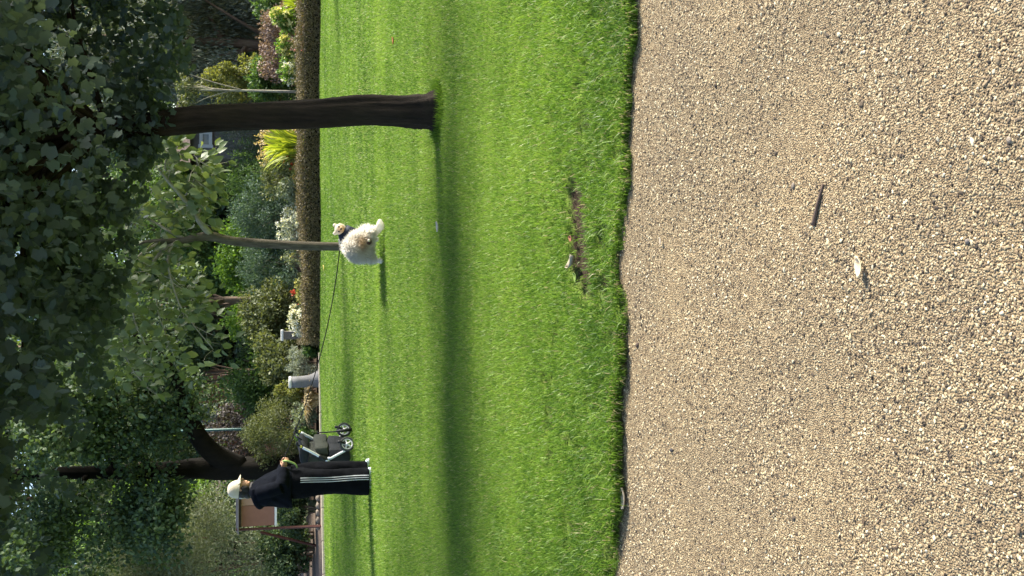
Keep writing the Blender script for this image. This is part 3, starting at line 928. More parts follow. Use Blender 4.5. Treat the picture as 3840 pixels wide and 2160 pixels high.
# ---- generic background plants
def shrub(name, label, cat, y, Y, top, width, mat, n, leaf, z0=0.0, tpl=RHOMB, depth=None, group=None, stems=True, nl=10, down=0.0, up=0.3, sseed=None, lump=(.28, .5), flower=None, bark='bark_brown', base_frac=.08):
    """rounded bush: y photo column of its centre, top photo row of its top, width in metres"""
    rr = random.Random(sseed if sseed is not None else hash((name, y, Y)) % 9973 if False else int(y * 7 + Y * 13 + top))
    X = at(1000, y, Y).x
    ztop = at(top, y, Y).z
    hgt = ztop - z0
    root = thing(name, (X, Y, z0), label, cat, group)
    rx = width / 2; ry = (depth or width) / 2; rz = hgt / 2 * (1 - base_frac)
    c = Vector((0, 0, hgt - rz))
    s0 = min(rx, rz)
    cl = lumps(c, (rx * .86, ry * .86, rz * .90), int(nl * 1.7), (lump[0] * s0 * .8, lump[1] * s0 * 1.15), rr)
    for _ in range(nl):
        a = rr.uniform(0, 6.28); q = rr.random() ** .6
        cl.append((Vector((math.cos(a) * rx * .7 * q, math.sin(a) * ry * .7 * q, hgt * (.62 + .36 * (1 - q * .6)))), (.10 * s0, .10 * s0, .34 * s0)))
    P, d = clump_points(cl, n, .42)
    P = P[P[:, 2] > .01]
    d = nrm(P - np.array(c))
    k = len(P)
    Dd = nrm(RNG.normal(size=(k, 3)) * .8 + d * .5 + np.array([0, 0, up - down]))
    Nn = nrm(RNG.normal(size=(k, 3)) * .7 + d * .7 + np.array([0, 0, .35]))
    link('foliage', leaves('foliage', P, Dd, Nn, leaf * RNG.uniform(.7, 1.3, k), tpl), M[mat], root)
    if stems:
        bm = bmesh.new()
        for i in range(5):
            a = rr.uniform(0, 6.28); q = rr.uniform(.15, .6)
            e = Vector((math.cos(a) * rx * q, math.sin(a) * ry * q, hgt * rr.uniform(.55, .8)))
            branch(bm, [Vector((math.cos(a) * .05 * width, math.sin(a) * .05 * width, -.02)), e * .5 + Vector((0, 0, .05)), e], min(.045, .010 + .010 * hgt), .006, 8, 6)
        link('stems', bm_mesh('stems', bm, True), M[bark], root)
    if flower:
        fm, fn, fs, lo = flower
        Pf, df = clump_points(cl, fn * 4, .12)
        Pf = Pf[Pf[:, 2] > hgt * lo][:fn]
        # flower heads: small rosettes of petals
        reps = 7
        PP = np.repeat(Pf, reps, 0); kk = len(PP)
        dd = nrm(RNG.normal(size=(kk, 3)) + np.array([0, -.3, .5]))
        fo = link('flowers', leaves('flowers', PP, dd, nrm(RNG.normal(size=(kk, 3)) * .5 + np.array([0, -.7, .6])), fs * RNG.uniform(.7, 1.2, kk), RHOMB), M[fm], root)
        tag(fo, kind='stuff')
    return root

def tree(name, label, y, Y, top, bottom, width, mat, n, leaf, bark='bark_brown', tr=.12, tpl=RHOMB, droop=0.0, group=None, nl=16, cat='tree', depth=None, lean=0.0, shape='round', z0=0.0):
    rr = random.Random(int(y * 3 + Y * 17))
    X = at(1000, y, Y).x
    root = thing(name, (X, Y, z0), label, cat, group)
    zt = at(top, y, Y).z - z0; zb_ = max(.15, at(bottom, y, Y).z - z0)
    rx = width / 2; ry = (depth or width) / 2; rz = (zt - zb_) / 2
    c = Vector((lean, 0, (zt + zb_) / 2))
    bm = bmesh.new()
    P_ = spline([(0, 0, -.05), (lean * .25, .02, zb_ * .6 + .1), (lean * .7, 0, c.z), (lean, 0, zt * .92)], 16)
    add_tube(bm, P_, list(np.linspace(tr, tr * .18, 16)), 10, True, .05, rnd=rr)
    link('trunk', bm_mesh('trunk', bm, True), M[bark], root)
    if shape == 'cone':
        cl = []
        for i in range(nl * 2):
            f = rr.random()
            w = (1 - f) ** .8
            a = rr.uniform(0, 6.28)
            cl.append((Vector((lean + math.cos(a) * rx * w * .75, math.sin(a) * ry * w * .75, zb_ + f * (zt - zb_) * .96)), (rx * (.16 + .30 * w), ry * (.16 + .30 * w), max(.3, rz * .14))))
    else:
        cl = lumps(c, (rx * .84, ry * .84, rz * .86), nl, (.24 * min(rx, rz), .46 * min(rx, rz)), rr)
    bm = bmesh.new()
    for (q, s) in cl[1:min(len(cl), 12)]:
        st = P_[rr.randint(5, 12)]
        branch(bm, [st, (st + q) / 2 + Vector((0, 0, .1)), q], tr * .35, .012, 8, 5)
    link('branches', bm_mesh('branches', bm, True), M[bark], root)
    P, d = clump_points(cl, n, .45)
    P = P[P[:, 2] > .03]
    k = len(P)
    d = nrm(P - np.array(c))
    Dd = nrm(RNG.normal(size=(k, 3)) * (.7 if droop < .5 else .35) + d * .5 + np.array([0, 0, -droop]))
    Nn = nrm(RNG.normal(size=(k, 3)) * .7 + d * .6 + np.array([0, 0, .4]))
    link('crown', leaves('crown', P, Dd, Nn, leaf * RNG.uniform(.7, 1.35, k), tpl), M[mat], root)
    return root

# clipped hedge along the lawn's far edge
def hedge():
    x0, x1 = at(1200, 1285, 22.4).x, 9.0
    root = thing('clipped_hedge', (x0, 22.62, 0), 'long low clipped brown green hedge at the far edge of the lawn', 'hedge')
    n = 52000
    Lh = x1 - x0
    u = RNG.random(n); xx = u * Lh
    hh = np.interp(xx / Lh, [0, .12, .3, 1], [.27, .33, .40, .45]) + .022 * np.sin(xx * 2.3 + np.sin(xx)) + .016 * np.sin(xx * 7.1) + .012 * np.sin(xx * 17)
    dp = .36
    side = RNG.random(n)
    yy = np.where(side < .5, -dp, np.where(side < .62, dp, RNG.uniform(-dp, dp, n)))
    zz = np.where(side < .62, RNG.uniform(0.015, 1, n) * hh, hh)
    end = RNG.random(n) < .03
    xx = np.where(end, RNG.random(n) * .03, xx)
    yy = np.where(end, RNG.uniform(-dp, dp, n), yy)
    zz = np.where(end, RNG.uniform(.015, 1, n) * hh, zz)
    rad = np.minimum(1, np.sqrt(np.maximum(0, (hh - zz)) / .12))
    yy = yy * (0.80 + .20 * rad)
    P = np.stack([xx, yy, zz], -1) + RNG.normal(0, .030, (n, 3))
    P[:, 2] = np.maximum(P[:, 2], .012)
    stray = RNG.random(n) < .035
    P[:, 2] += np.where(stray & (zz >= hh * .98), RNG.random(n) ** 2 * .11, 0)
    P[:, 1] -= np.where(stray & (side < .5), RNG.random(n) ** 2 * .08, 0)
    o_ = nrm(np.stack([np.zeros(n), yy, (zz - .15) * .8], -1))
    link('foliage', leaves('foliage', P, nrm(RNG.normal(size=(n, 3)) + o_ * .4), nrm(RNG.normal(size=(n, 3)) * .7 + o_ * .8), RNG.uniform(.022, .048, n), RHOMB), M['hedge'], root)
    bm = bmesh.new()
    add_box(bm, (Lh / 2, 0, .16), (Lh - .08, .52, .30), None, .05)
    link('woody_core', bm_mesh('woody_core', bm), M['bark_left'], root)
hedge()

# strap-leaved clumps
def strap(name, label, y, Y, hgt, width, n, mat='strap', cat='plant', wid=.05, group=None, arch=.35):
    X = at(1100, y, Y).x
    root = thing(name, (X, Y, 0), label, cat, group)
    V, T, R = [], [], []
    rr = random.Random(int(y))
    for i in range(n):
        a = rr.uniform(0, 6.28)
        L0 = hgt * rr.uniform(.7, 1.15)
        out = rr.uniform(.15, 1) * width / 2
        b = Vector((rr.uniform(-.1, .1) * width, rr.uniform(-.1, .1) * width, 0))
        dirv = Vector((math.cos(a), math.sin(a), 0))
        side = Vector((-math.sin(a), math.cos(a), 0))
        r0 = rr.random()
        pts = []
        for s in range(7):
            t = s / 6
            p = b + dirv * out * (t * .6 + .4 * t ** 2) + Vector((0, 0, L0 * (t - arch * t ** 2.6)))
            w = wid * (1 - t) ** .5 * .5 + .002
            pts.append((p - side * w, p + side * w))
        k0 = len(V)
        for l, r_ in pts:
            V += [tuple(l), tuple(r_)]; R += [r0, r0]
        for s in range(6):
            q = k0 + 2 * s
            T += [(q, q + 1, q + 3), (q, q + 3, q + 2)]
    me = np_mesh('leaves', V, T, R)
    link('leaves', me, M[mat], root)
    return root

strap('flax_plant', 'yellow green strap leaved flax clump behind the hedge beside the big trunk', 545, 23.5, 1.6, 1.45, 190)
strap('flax_plant', 'yellow striped strap leaved clump at the far right end of the hedge', 8, 24.2, 1.0, .9, 80)
strap('ornamental_grass', 'pale straw coloured dry grass clump beside the grey concrete post', 1500, 22.75, .62, 1.15, 420, 'straw', 'grass', .03, None, .65)
strap('ornamental_grass', 'low tuft of dry grass sprouting behind the hedge beside the thin pale trunk', 345, 23.6, .6, .7, 200, 'straw', 'grass', .012, None, .5)

# orange flower spikes, red seed heads and other perennials behind the hedge
shrub('orange_flower_plant', 'orange and yellow flowering perennial just behind the hedge', 'plant', 655, 23.35, 1100, .75, 'yellow', 900, .07, nl=6, flower=('orange_fl', 60, .035, .55), stems=False)
shrub('red_flower_plant', 'small reddish flowering perennial between flax and orange flowers', 'plant', 600, 23.8, 1065, .4, 'olive', 700, .06, nl=5, flower=('red_fl', 26, .04, .6), stems=False)
shrub('pale_perennial', 'dusty grey green perennial clump behind the hedge left of the orange flowers', 'plant', 715, 23.7, 1040, .7, 'greyolive', 1500, .07, nl=8)
shrub('white_daisy_plant', 'white flowering clump behind the hedge just right of the slim trunk', 'plant', 850, 23.5, 1035, .95, 'silver', 1800, .055, nl=8, flower=('white_fl', 90, .055, .45))
shrub('white_rose_bush', 'pale flowering bush behind the hedge just left of the slim trunk', 'plant', 968, 23.5, 1055, .45, 'greyolive', 900, .05, nl=6, flower=('cream_fl', 30, .040, .4))
shrub('low_white_flowers', 'low bank of white flowers near the left end of the hedge', 'plant', 1205, 23.35, 1088, .95, 'olive', 1400, .05, nl=8, flower=('white_fl', 230, .055, .35), stems=False)
shrub('low_cream_flowers', 'low cream flowering edging in the middle of the hedge', 'plant', 1085, 23.45, 1108, .85, 'yellow', 1200, .05, nl=8, flower=('cream_fl', 80, .04, .4), stems=False)
shrub('red_poppy_plant', 'single red flowered plant above the cream edging', 'plant', 1098, 23.9, 1085, .22, 'mid', 300, .05, nl=4, flower=('red_fl', 9, .07, .72), stems=False)
shrub('red_dot_plant', 'low dark plant dotted with red flowers above the white flower bank', 'plant', 1160, 24.1, 1085, .5, 'dark', 700, .05, nl=5, flower=('red_fl', 12, .03, .6), stems=False)
shrub('goldenrod_clump', 'creamy yellow plumed perennial near the right end of the hedge', 'plant', 70, 24.3, 1032, .65, 'bright', 1200, .08, nl=8, flower=('cream_fl', 44, .10, .6))
shrub('goldenrod_clump', 'creamy yellow plumed perennial with white daisies right of the big trunk', 'plant', 165, 24.2, 1040, .75, 'bright', 1200, .08, nl=8, flower=('cream_fl', 60, .09, .55))
shrub('white_phlox_clump', 'bright white flower cluster nearest the thin pale trunk', 'plant', 262, 24.1, 1040, .6, 'bright', 1100, .07, nl=8, flower=('white_fl', 55, .06, .5))
shrub('russet_perennial', 'low russet red stemmed perennial along the hedge top', 'plant', 150, 23.3, 1092, .9, 'mauve', 1300, .05, nl=8, flower=('red_fl', 24, .03, .6), stems=False)
shrub('low_green_perennial', 'low green perennial spilling over the hedge beside the big trunk', 'plant', 255, 23.3, 1085, .9, 'olive', 1500, .06, nl=8)
shrub('dry_hydrangea', 'brown mauve seed headed bush at the right under the dark conifer', 'shrub', 120, 25.3, 968, 1.5, 'mauve', 4200, .07, nl=14)
shrub('dry_hydrangea', 'brown mauve seed headed bush left part behind the white phlox', 'shrub', 235, 25.4, 990, 1.1, 'mauve', 3000, .07, nl=12)
shrub('laurel_bush', 'glossy dark green bush behind the thin pale trunk', 'shrub', 300, 26.0, 930, 1.1, 'mid', 3600, .09, nl=12)
shrub('green_bush', 'green leafy bush in the right corner above the yellow strap clump', 'shrub', 25, 26.2, 960, 1.3, 'mid', 3500, .09, nl=12)
shrub('tan_perennial', 'tan seeded perennial behind the strap leaved flax', 'plant', 525, 25.4, 970, 1.5, 'straw', 2600, .06, nl=12)
shrub('brown_perennial', 'mixed brown and green perennial behind the orange flowers', 'plant', 650, 25.2, 985, 1.3, 'olive', 3200, .07, nl=12)
shrub('lavender_bush', 'silvery grey bush at the left end of the hedge', 'shrub', 1372, 23.1, 1075, .95, 'silver', 4200, .055, tpl=NARROW, nl=12)
shrub('rosette_plant', 'dark glossy low plant closing the left end of the hedge', 'plant', 1303, 22.75, 1140, .42, 'mid', 900, .10, nl=6, stems=False)
shrub('green_border_bush', 'mixed green border bush right of the grey concrete post', 'shrub', 1330, 25.0, 960, 1.5, 'olive', 5200, .08, nl=14)
shrub('yellow_bush', 'small yellow green bush left of the grey concrete post', 'shrub', 1462, 23.6, 1032, .55, 'yellow', 1700, .06, nl=8)
shrub('olive_bush', 'tall olive green bush beside the pushchair', 'shrub', 1625, 24.3, 925, 1.7, 'olive', 9000, .075, tpl=NARROW, nl=16)
shrub('rambling_bush', 'loose green bush in front of the olive green bush by the kerb', 'shrub', 1560, 23.2, 1095, .9, 'greyolive', 2600, .055, nl=10)
shrub('kerb_plant', 'leafy green plant by the kerb under the pushchair canopy', 'plant', 1655, 22.9, 1120, .55, 'mid', 1400, .06, nl=8)
shrub('round_green_bush', 'rounded mid green bush above the grey concrete post', 'shrub', 1420, 27.0, 845, 1.9, 'mid', 8500, .085, nl=16)
shrub('dark_border_bush', 'dark bush filling the gap above the silvery grey bush', 'shrub', 1270, 27.4, 900, 1.6, 'dark', 6500, .085, nl=14)
shrub('purple_bush', 'dull purple leaved bush with the lamp post in front of it', 'shrub', 1600, 28.2, 800, 2.0, 'purple', 7000, .085, nl=14)
shrub('pale_twiggy_bush', 'pale twiggy bush below the brick house window', 'shrub', 1530, 29.0, 800, 1.5, 'greyolive', 4200, .07, nl=12)
shrub('blue_green_bush', 'feathery blue green bush left of the slim trunk', 'shrub', 1010, 27.0, 905, 2.0, 'blue', 10000, .085, tpl=NARROW, nl=16)
shrub('blue_green_bush', 'feathery blue green bush right of the slim trunk', 'shrub', 800, 27.5, 880, 1.9, 'blue', 9500, .085, tpl=NARROW, nl=16)
shrub('bright_bush', 'bright green bush top between slim trunk and brown bare trunk', 'shrub', 985, 29.5, 815, 2.3, 'bright', 8000, .095, nl=16)
shrub('bright_bush', 'bright green bush left of the brown bare trunk', 'shrub', 1185, 29.0, 840, 1.7, 'bright', 6500, .09, nl=14)
shrub('dark_bush', 'dark green bush low behind the white capped pedestal', 'shrub', 1190, 26.2, 905, 1.6, 'olive', 6500, .08, nl=14)
shrub('fern_bush', 'fine leaved green bush between the big trunk and the slim tree', 'shrub', 660, 28.5, 850, 2.6, 'mid', 9500, .085, tpl=NARROW, nl=16)
shrub('wall_shrub', 'grey green shrub in front of the grey building beside the big trunk', 'shrub', 530, 29.5, 825, 1.9, 'greygreen', 8000, .085, tpl=NARROW, nl=14)
shrub('golden_conifer', 'yellow green upright conifer right of the thin pale trunk, taller one', 'shrub', 280, 28.4, 790, .95, 'yellow', 4200, .085, nl=12, sseed=4)
shrub('golden_conifer', 'yellow green upright conifer behind the thin pale trunk, bushier one', 'shrub', 330, 28.9, 720, 1.5, 'yellow', 5200, .085, nl=14, sseed=5)

# left of the walker
shrub('grey_olive_shrub', 'large grey olive shrub at the far left beyond the notice board', 'shrub', 2085, 25.5, 330, 3.3, 'greyolive', 36000, .09, tpl=NARROW, nl=26, depth=2.4, base_frac=.02)
shrub('low_ivy_bush', 'dark green leafy bush under the notice board', 'shrub', 1925, 23.9, 1035, 1.35, 'dark', 7000, .07, nl=14)
shrub('shade_bush', 'dark green bush under the notice board brace at the far left', 'shrub', 2075, 24.8, 985, 1.5, 'dark', 7500, .075, nl=14)
shrub('pale_leaf_bush', 'light leaved bush between grey olive shrub and path at far left', 'shrub', 2150, 27.5, 880, 2.2, 'mid', 7000, .09, nl=14)
shrub('shade_bush', 'dark leafy bush between the notice board brace and the grey olive shrub', 'shrub', 2015, 25.0, 960, 1.5, 'dark', 7000, .075, nl=16)
shrub('back_bush', 'dark bush behind the notice board roof', 'shrub', 1900, 28.0, 800, 2.4, 'dark', 9000, .09, nl=14)

# trees behind
tree('weeping_conifer', 'big grey green weeping conifer at the right behind the flower bed', 170, 31.5, 250, 1050, 6.6, 'greygreen', 42000, .15, tpl=NARROW, droop=.9, nl=26, depth=4.2, tr=.22)
tree('weeping_conifer', 'second grey green conifer at the right edge half hidden by the first', -60, 41, 150, 1000, 4.6, 'greygreen', 18000, .16, tpl=NARROW, droop=.9, nl=24, tr=.22)
tree('thin_pale_tree', 'thin pale trunked young tree right of the big trunk', 338, 24.9, 640, 770, 1.2, 'olive', 900, .08, bark='bark_pale', tr=.035, nl=6, lean=-.12)
tree('bare_trunk_tree', 'tree with straight brown bare trunk left of the slim tree', 1124, 27.6, 520, 850, 2.6, 'dark', 8000, .10, bark='bark_brown', tr=.13, nl=14)
tree('garden_tree', 'broad dark green tree behind the slim tree', 860, 34.5, 330, 950, 5.2, 'mid', 20000, .12, nl=22)
tree('garden_tree', 'dark tree behind the big trunk', 560, 38, 250, 900, 4.6, 'dark', 16000, .13, nl=22)
tree('garden_tree', 'dark tree behind the brown bare trunk', 1180, 36, 260, 950, 5.0, 'dark', 18000, .13, nl=22)
tree('garden_tree', 'dark tree above the grey concrete post in the background', 1390, 38.5, 300, 900, 4.2, 'dark', 15000, .13, nl=22)
tree('garden_tree', 'tall dark tree behind the old forked tree', 1720, 41, 100, 1000, 6.5, 'dark', 20000, .14, nl=24)
tree('garden_tree', 'tall green tree in the far left corner', 2080, 40, 60, 1000, 7.0, 'mid', 22000, .14, nl=24)
tree('garden_tree', 'light green tree showing behind the grey olive shrub', 1900, 33, 300, 900, 3.6, 'bright', 12000, .12, nl=18)
# tall evergreen hedge closing the view under the belt
root = thing('boundary_hedge', (0, 45.5, -.09), 'tall dark evergreen boundary hedge far behind the garden', 'hedge')
n = 32000
P = np.stack([RNG.uniform(-22, 20, n), RNG.uniform(-.7, .7, n), RNG.random(n)], -1)
P[:, 2] *= 4.3 + .5 * np.sin(P[:, 0] * .7) + .3 * np.sin(P[:, 0] * 2.1)
P[:, 2] += .03
link('foliage', leaves('foliage', P, rand_dir(n), nrm(RNG.normal(size=(n, 3)) + np.array([.2, -.6, .4])), RNG.uniform(.22, .38, n), RHOMB), M['dark'], root)
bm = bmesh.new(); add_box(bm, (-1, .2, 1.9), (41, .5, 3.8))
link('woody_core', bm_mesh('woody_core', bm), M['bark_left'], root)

# neighbouring tree on the lawn just beyond the right edge of the frame; its shadow crosses the lawn
nbx, nby = base.x + 6.4, base.y + 6.4 * math.tan(SUN_AZ)
nb = thing('shade_tree', (nbx, nby, -.02), 'second large shade tree on the lawn just beyond the right edge of the picture', 'tree')
bm = bmesh.new()
add_tube(bm, spline([(0, 0, 0), (.03, 0, .3), (0, .02, 2), (.1, 0, 4.5), (.1, .1, 7.5)], 18), [.30, .25] + list(np.linspace(.22, .08, 16)), 16, True, .04)
link('trunk', bm_mesh('trunk', bm, True), M['bark_main'], nb)
cl = lumps((0, 0, 8.2), (3.4, 3.0, 2.6), 30, (.7, 1.2), random.Random(21), -.8)
bm = bmesh.new()
for q, r_ in cl[1:16]:
    branch(bm, [Vector((.05, 0, 4.6)), (Vector((.05, 0, 4.6)) + q) / 2 + Vector((0, 0, .3)), q], .07, .012, 8, 6)
link('branches', bm_mesh('branches', bm, True), M['bark_main'], nb)
P, d = clump_points(cl, 7500, .5)
k = (P[:, 2] > (P[:, 0] + nbx + 2.6) * math.tan(SUN_EL))
P = P[k]; n = len(P)
link('crown', leaves('crown', P, nrm(RNG.normal(size=(n, 3)) + np.array([0, 0, -.5])), nrm(RNG.normal(size=(n, 3)) * .6 + np.array([0, 0, 1])), RNG.uniform(.12, .2, n), LOBED), M['maple'], nb)

nx2, ny2 = 8.6, 17.0 + 8.0 * math.tan(SUN_AZ)
nb = thing('lawn_tree', (nx2, ny2, -.02), 'tall lawn tree beyond the right edge of the picture near the hedge', 'tree')
bm = bmesh.new()
add_tube(bm, spline([(0, 0, 0), (.03, 0, .3), (0, .02, 3), (.1, 0, 6), (.1, .1, 9)], 18), [.34, .29] + list(np.linspace(.26, .08, 16)), 14, True, .04)
link('trunk', bm_mesh('trunk', bm, True), M['bark_main'], nb)
cl = lumps((0, 0, 9.6), (2.4, 2.4, 2.0), 24, (.6, 1.0), random.Random(22), -.8)
bm = bmesh.new()
for q, r_ in cl[1:14]:
    branch(bm, [Vector((.05, 0, 6.2)), (Vector((.05, 0, 6.2)) + q) / 2 + Vector((0, 0, .3)), q], .07, .012, 8, 6)
link('branches', bm_mesh('branches', bm, True), M['bark_main'], nb)
P, d = clump_points(cl, 7000, .5); n = len(P)
link('crown', leaves('crown', P, rand_dir(n), nrm(RNG.normal(size=(n, 3)) * .6 + np.array([0, 0, 1])), RNG.uniform(.12, .2, n), OVATE), M['mid'], nb)

# tall belt closing the view
BELT = [(-250, 47), (60, 49), (380, 48), (690, 50), (1000, 49), (1290, 52), (1560, 56), (1830, 50), (2120, 49), (2420, 48)]
where = ['rightmost', 'second from the right', 'third from the right', 'fourth from the right', 'fifth from the right', 'fifth from the left', 'fourth from the left', 'third from the left', 'second from the left', 'leftmost']
for (y_, Y_), w in zip(BELT, where):
    tree('tall_tree', 'tall dense tree of the distant belt, ' + w, y_, Y_, -420, 1010, 8.5, 'dark', 9500, .28, nl=24, group='tall trees of the distant belt', tr=.3)

# ================================================================== BUILDINGS AND FIXTURES
def brick_mat(name, c1, c2, mortar, sx=1.0):
    m, nt, N, L, B = newmat(name)
    tc = N.new('ShaderNodeTexCoord')
    mp = N.new('ShaderNodeMapping'); mp.inputs['Rotation'].default_value = (PI / 2, 0, 0)
    L.new(tc.outputs['Object'], mp.inputs[0])
    b = N.new('ShaderNodeTexBrick')
    b.inputs['Color1'].default_value = (*c1, 1); b.inputs['Color2'].default_value = (*c2, 1); b.inputs['Mortar'].default_value = (*mortar, 1)
    b.inputs['Scale'].default_value = 4.4; b.inputs['Mortar Size'].default_value = .02
    L.new(mp.outputs[0], b.inputs['Vector'])
    L.new(b.outputs[0], B.inputs['Base Color'])
    B.inputs['Roughness'].default_value = .9
    return m
m_white = mat_simple('white_paint', (.78, .78, .76), (.66, .66, .64), .5, 3)
m_glass = mat_simple('window_glass', (.30, .36, .40), (.18, .22, .25), .08, 1, spec=.8)
m_roof = mat_simple('roof_tiles', (.16, .12, .10), (.08, .06, .05), .9, 8, .5, 30)

def house(name, label, y, Y, w, d, hgt, wallmat, wins, roofh=1.6):
    X = at(900, y, Y).x
    root = thing(name, (X, Y, -.09), label, 'house')
    bm = bmesh.new(); add_box(bm, (0, d / 2, hgt / 2), (w, d, hgt))
    link('wall', bm_mesh('wall', bm), wallmat, root)
    bm = bmesh.new()
    v = [bm.verts.new(p) for p in ((-w / 2 - .3, -.35, hgt), (w / 2 + .3, -.35, hgt), (w / 2 + .3, d + .35, hgt), (-w / 2 - .3, d + .35, hgt), (-w / 2 - .3, d / 2, hgt + roofh), (w / 2 + .3, d / 2, hgt + roofh))]
    for f in ((0, 1, 5, 4), (2, 3, 4, 5), (1, 2, 5), (3, 0, 4), (3, 2, 1, 0)):
        bm.faces.new([v[i] for i in f])
    link('roof', bm_mesh('roof', bm), m_roof, root)
    for (wx, wz, ww, wh) in wins:
        bm = bmesh.new(); add_box(bm, (wx, -.01, wz), (ww, .06, wh))
        wo = link('window', bm_mesh('window', bm), m_glass, root)
        bm = bmesh.new()
        for sx in (-1, 1):
            add_box(bm, (wx + sx * ww / 2, -.03, wz), (.10, .12, wh + .16))
        for sz in (-1, 1):
            add_box(bm, (wx, -.035, wz + sz * wh / 2), (ww - .10, .12, .10))
        add_box(bm, (wx, -.04, wz), (.06, .10, wh - .10))
        link('window_frame', bm_mesh('window_frame', bm), m_white, wo)
    return root
m_brick = brick_mat('red_brick', (.36, .13, .085), (.28, .10, .07), (.34, .28, .23))
hz = lambda x, Y: at(x, 1560, Y).z + .09
house('brick_house', 'red brick house with white framed window glimpsed through the trees', 1600, 43.5, 4.2, 5, hz(560, 43.5), m_brick,
      [(at(900, 1548, 43.5).x - at(900, 1600, 43.5).x, hz(762, 43.5), .75, 1.0), (-1.2, hz(762, 43.5), .8, 1.0)])
m_grey = mat_simple('grey_render', (.21, .195, .18), (.14, .13, .125), .9, 2, .2)
house('grey_outbuilding', 'grey rendered outbuilding glimpsed just left of the big trunk', 505, 33.5, 1.5, 2.4, at(715, 505, 33.5).z + .09, m_grey, [(0, at(772, 505, 33.5).z + .09, .8, .28)], .5)
house('white_outbuilding', 'small white gable glimpsed behind the walker cap', 1838, 30.2, 1.0, 2, at(850, 1838, 30.2).z + .09, m_white, [], .35)

# white-capped pedestal in the border
p = at(1100, 1257, 24.6)
root = thing('stone_pedestal', (p.x, 24.6, .01), 'grey stone pedestal with white cap among the border plants', 'pedestal')
zt = at(1053, 1257, 24.6).z
bm = bmesh.new(); add_box(bm, (0, 0, (zt - .07) / 2), (.19, .19, zt - .07), None, .01)
link('shaft', bm_mesh('shaft', bm), mat_simple('pedestal_stone', (.22, .195, .17), (.13, .115, .10), .9, 14, .5), root)
bm = bmesh.new(); add_box(bm, (0, 0, zt - .04), (.255, .255, .055), None, .01)
link('cap', bm_mesh('cap', bm), m_white, root)

# grey concrete post with flared foot
bp_ = ground(1192, 1431)
Yb = 22.55
Xb = at(1192, 1431, Yb).x
root = thing('concrete_post', (Xb, Yb, 0), 'stout grey concrete post with pale rim and flared foot at lawn edge', 'post')
zt = at(1083, 1431, Yb).z
m_conc = mat_simple('grey_concrete', (.17, .17, .178), (.11, .11, .115), .85, 7, .35, 50)
bm = bmesh.new()
zs = [-.03, .02, .08, .14, .22, .34, .46, zt - .05]
rs_ = [.20, .185, .165, .145, .132, .124, .120, .118]
ox = [.055, .048, .035, .022, .012, .005, 0, 0]
rings = add_tube(bm, [(ox[i], 0, zs[i]) for i in range(8)], [(r, r) for r in rs_], 24)
link('shaft', bm_mesh('shaft', bm, True), m_conc, root)
bm = bmesh.new()
add_tube(bm, [(0, 0, zt - .052), (0, 0, zt - .046), (0, 0, zt - .006), (0, 0, zt)], [.121, .126, .126, .120], 24)
link('rim', bm_mesh('rim', bm), mat_simple('pale_rim', (.62, .61, .58), (.5, .5, .48), .8, 8), root)

# teal lamp post in the shrubbery
p = at(1000, 1606, 26.6)
root = thing('lamp_post', (p.x, 26.6, 0), 'slim teal green lamp post rising from the shrubbery', 'lamp post')
m_teal = mat_simple('teal_paint', (.06, .15, .14), (.04, .10, .10), .4, 5)
zt = at(560, 1606, 26.6).z
bm = bmesh.new(); add_tube(bm, [(0, 0, -.02), (0, 0, .5), (0, 0, .55), (0, 0, zt)], [.05, .048, .034, .028], 12)
link('pole', bm_mesh('pole', bm, True), m_teal, root)
bm = bmesh.new(); add_tube(bm, [(0, 0, zt), (0, 0, zt + .06), (0, 0, zt + .30), (0, 0, zt + .36), (0, 0, zt + .42)], [.05, .10, .15, .17, .02], 12)
link('lamp_head', bm_mesh('lamp_head', bm, True), m_teal, root)

# roofed notice board on posts
Yn = 22.3
X0 = at(1200, 1975, Yn).x
root = thing('notice_board', (X0, Yn, -.02), 'roofed brown wooden notice board on slanting posts at far left', 'notice board')
m_panel = mat_simple('terracotta_panel', (.31, .145, .10), (.25, .115, .08), .75, 3, .1)
m_panel2 = mat_simple('pale_pink_panel', (.46, .27, .20), (.38, .23, .17), .75, 3, .1)  # paler, pinker tone for the right-hand panel
m_rbrown = mat_simple('red_brown_wood', (.10, .036, .027), (.06, .022, .017), .7, 9, .3, 40, stretch=(1, 1, .2))
m_slat = mat_simple('weathered_slat', (.30, .26, .24), (.19, .165, .15), .85, 10, .4, 40, stretch=(.2, 1, 1))
def loc(x, y, Y=Yn):
    q = at(x, y, Y); return Vector((q.x - X0, q.y - Yn, q.z + .02))
ztp, zbt = loc(905, 1900).z, loc(1030, 1900).z
xl, xm_, xr = loc(960, 1974).x, loc(960, 1895).x, loc(960, 1828).x
bm = bmesh.new(); add_box(bm, ((xl + xm_) / 2, .03, (ztp + zbt) / 2), (xm_ - xl - .006, .025, ztp - zbt))
link('panel', bm_mesh('panel', bm), m_panel, root)
bm = bmesh.new(); add_box(bm, ((xr + xm_) / 2, .036, (ztp + zbt) / 2), (xr - xm_ - .006, .025, ztp - zbt))
link('panel', bm_mesh('panel', bm), m_panel2, root)
bm = bmesh.new(); add_box(bm, ((xl + xr) / 2, 0, zbt - .022), (xr - xl, .07, .045), None, .004)
link('bottom_rail', bm_mesh('bottom_rail', bm), m_white, root)
bm = bmesh.new(); add_box(bm, (xm_ + .11, -.005, zbt + .045), (.05, .05, .09), None, .004)
link('rail_bracket', bm_mesh('rail_bracket', bm), m_white, root)
bm = bmesh.new(); add_box(bm, ((xl + xr) / 2, .02, ztp + .03), (xr - xl, .09, .055), None, .006)
link('head_rail', bm_mesh('head_rail', bm), mat_simple('dark_wood', (.07, .05, .045), (.04, .03, .027), .8, 8, .2), root)
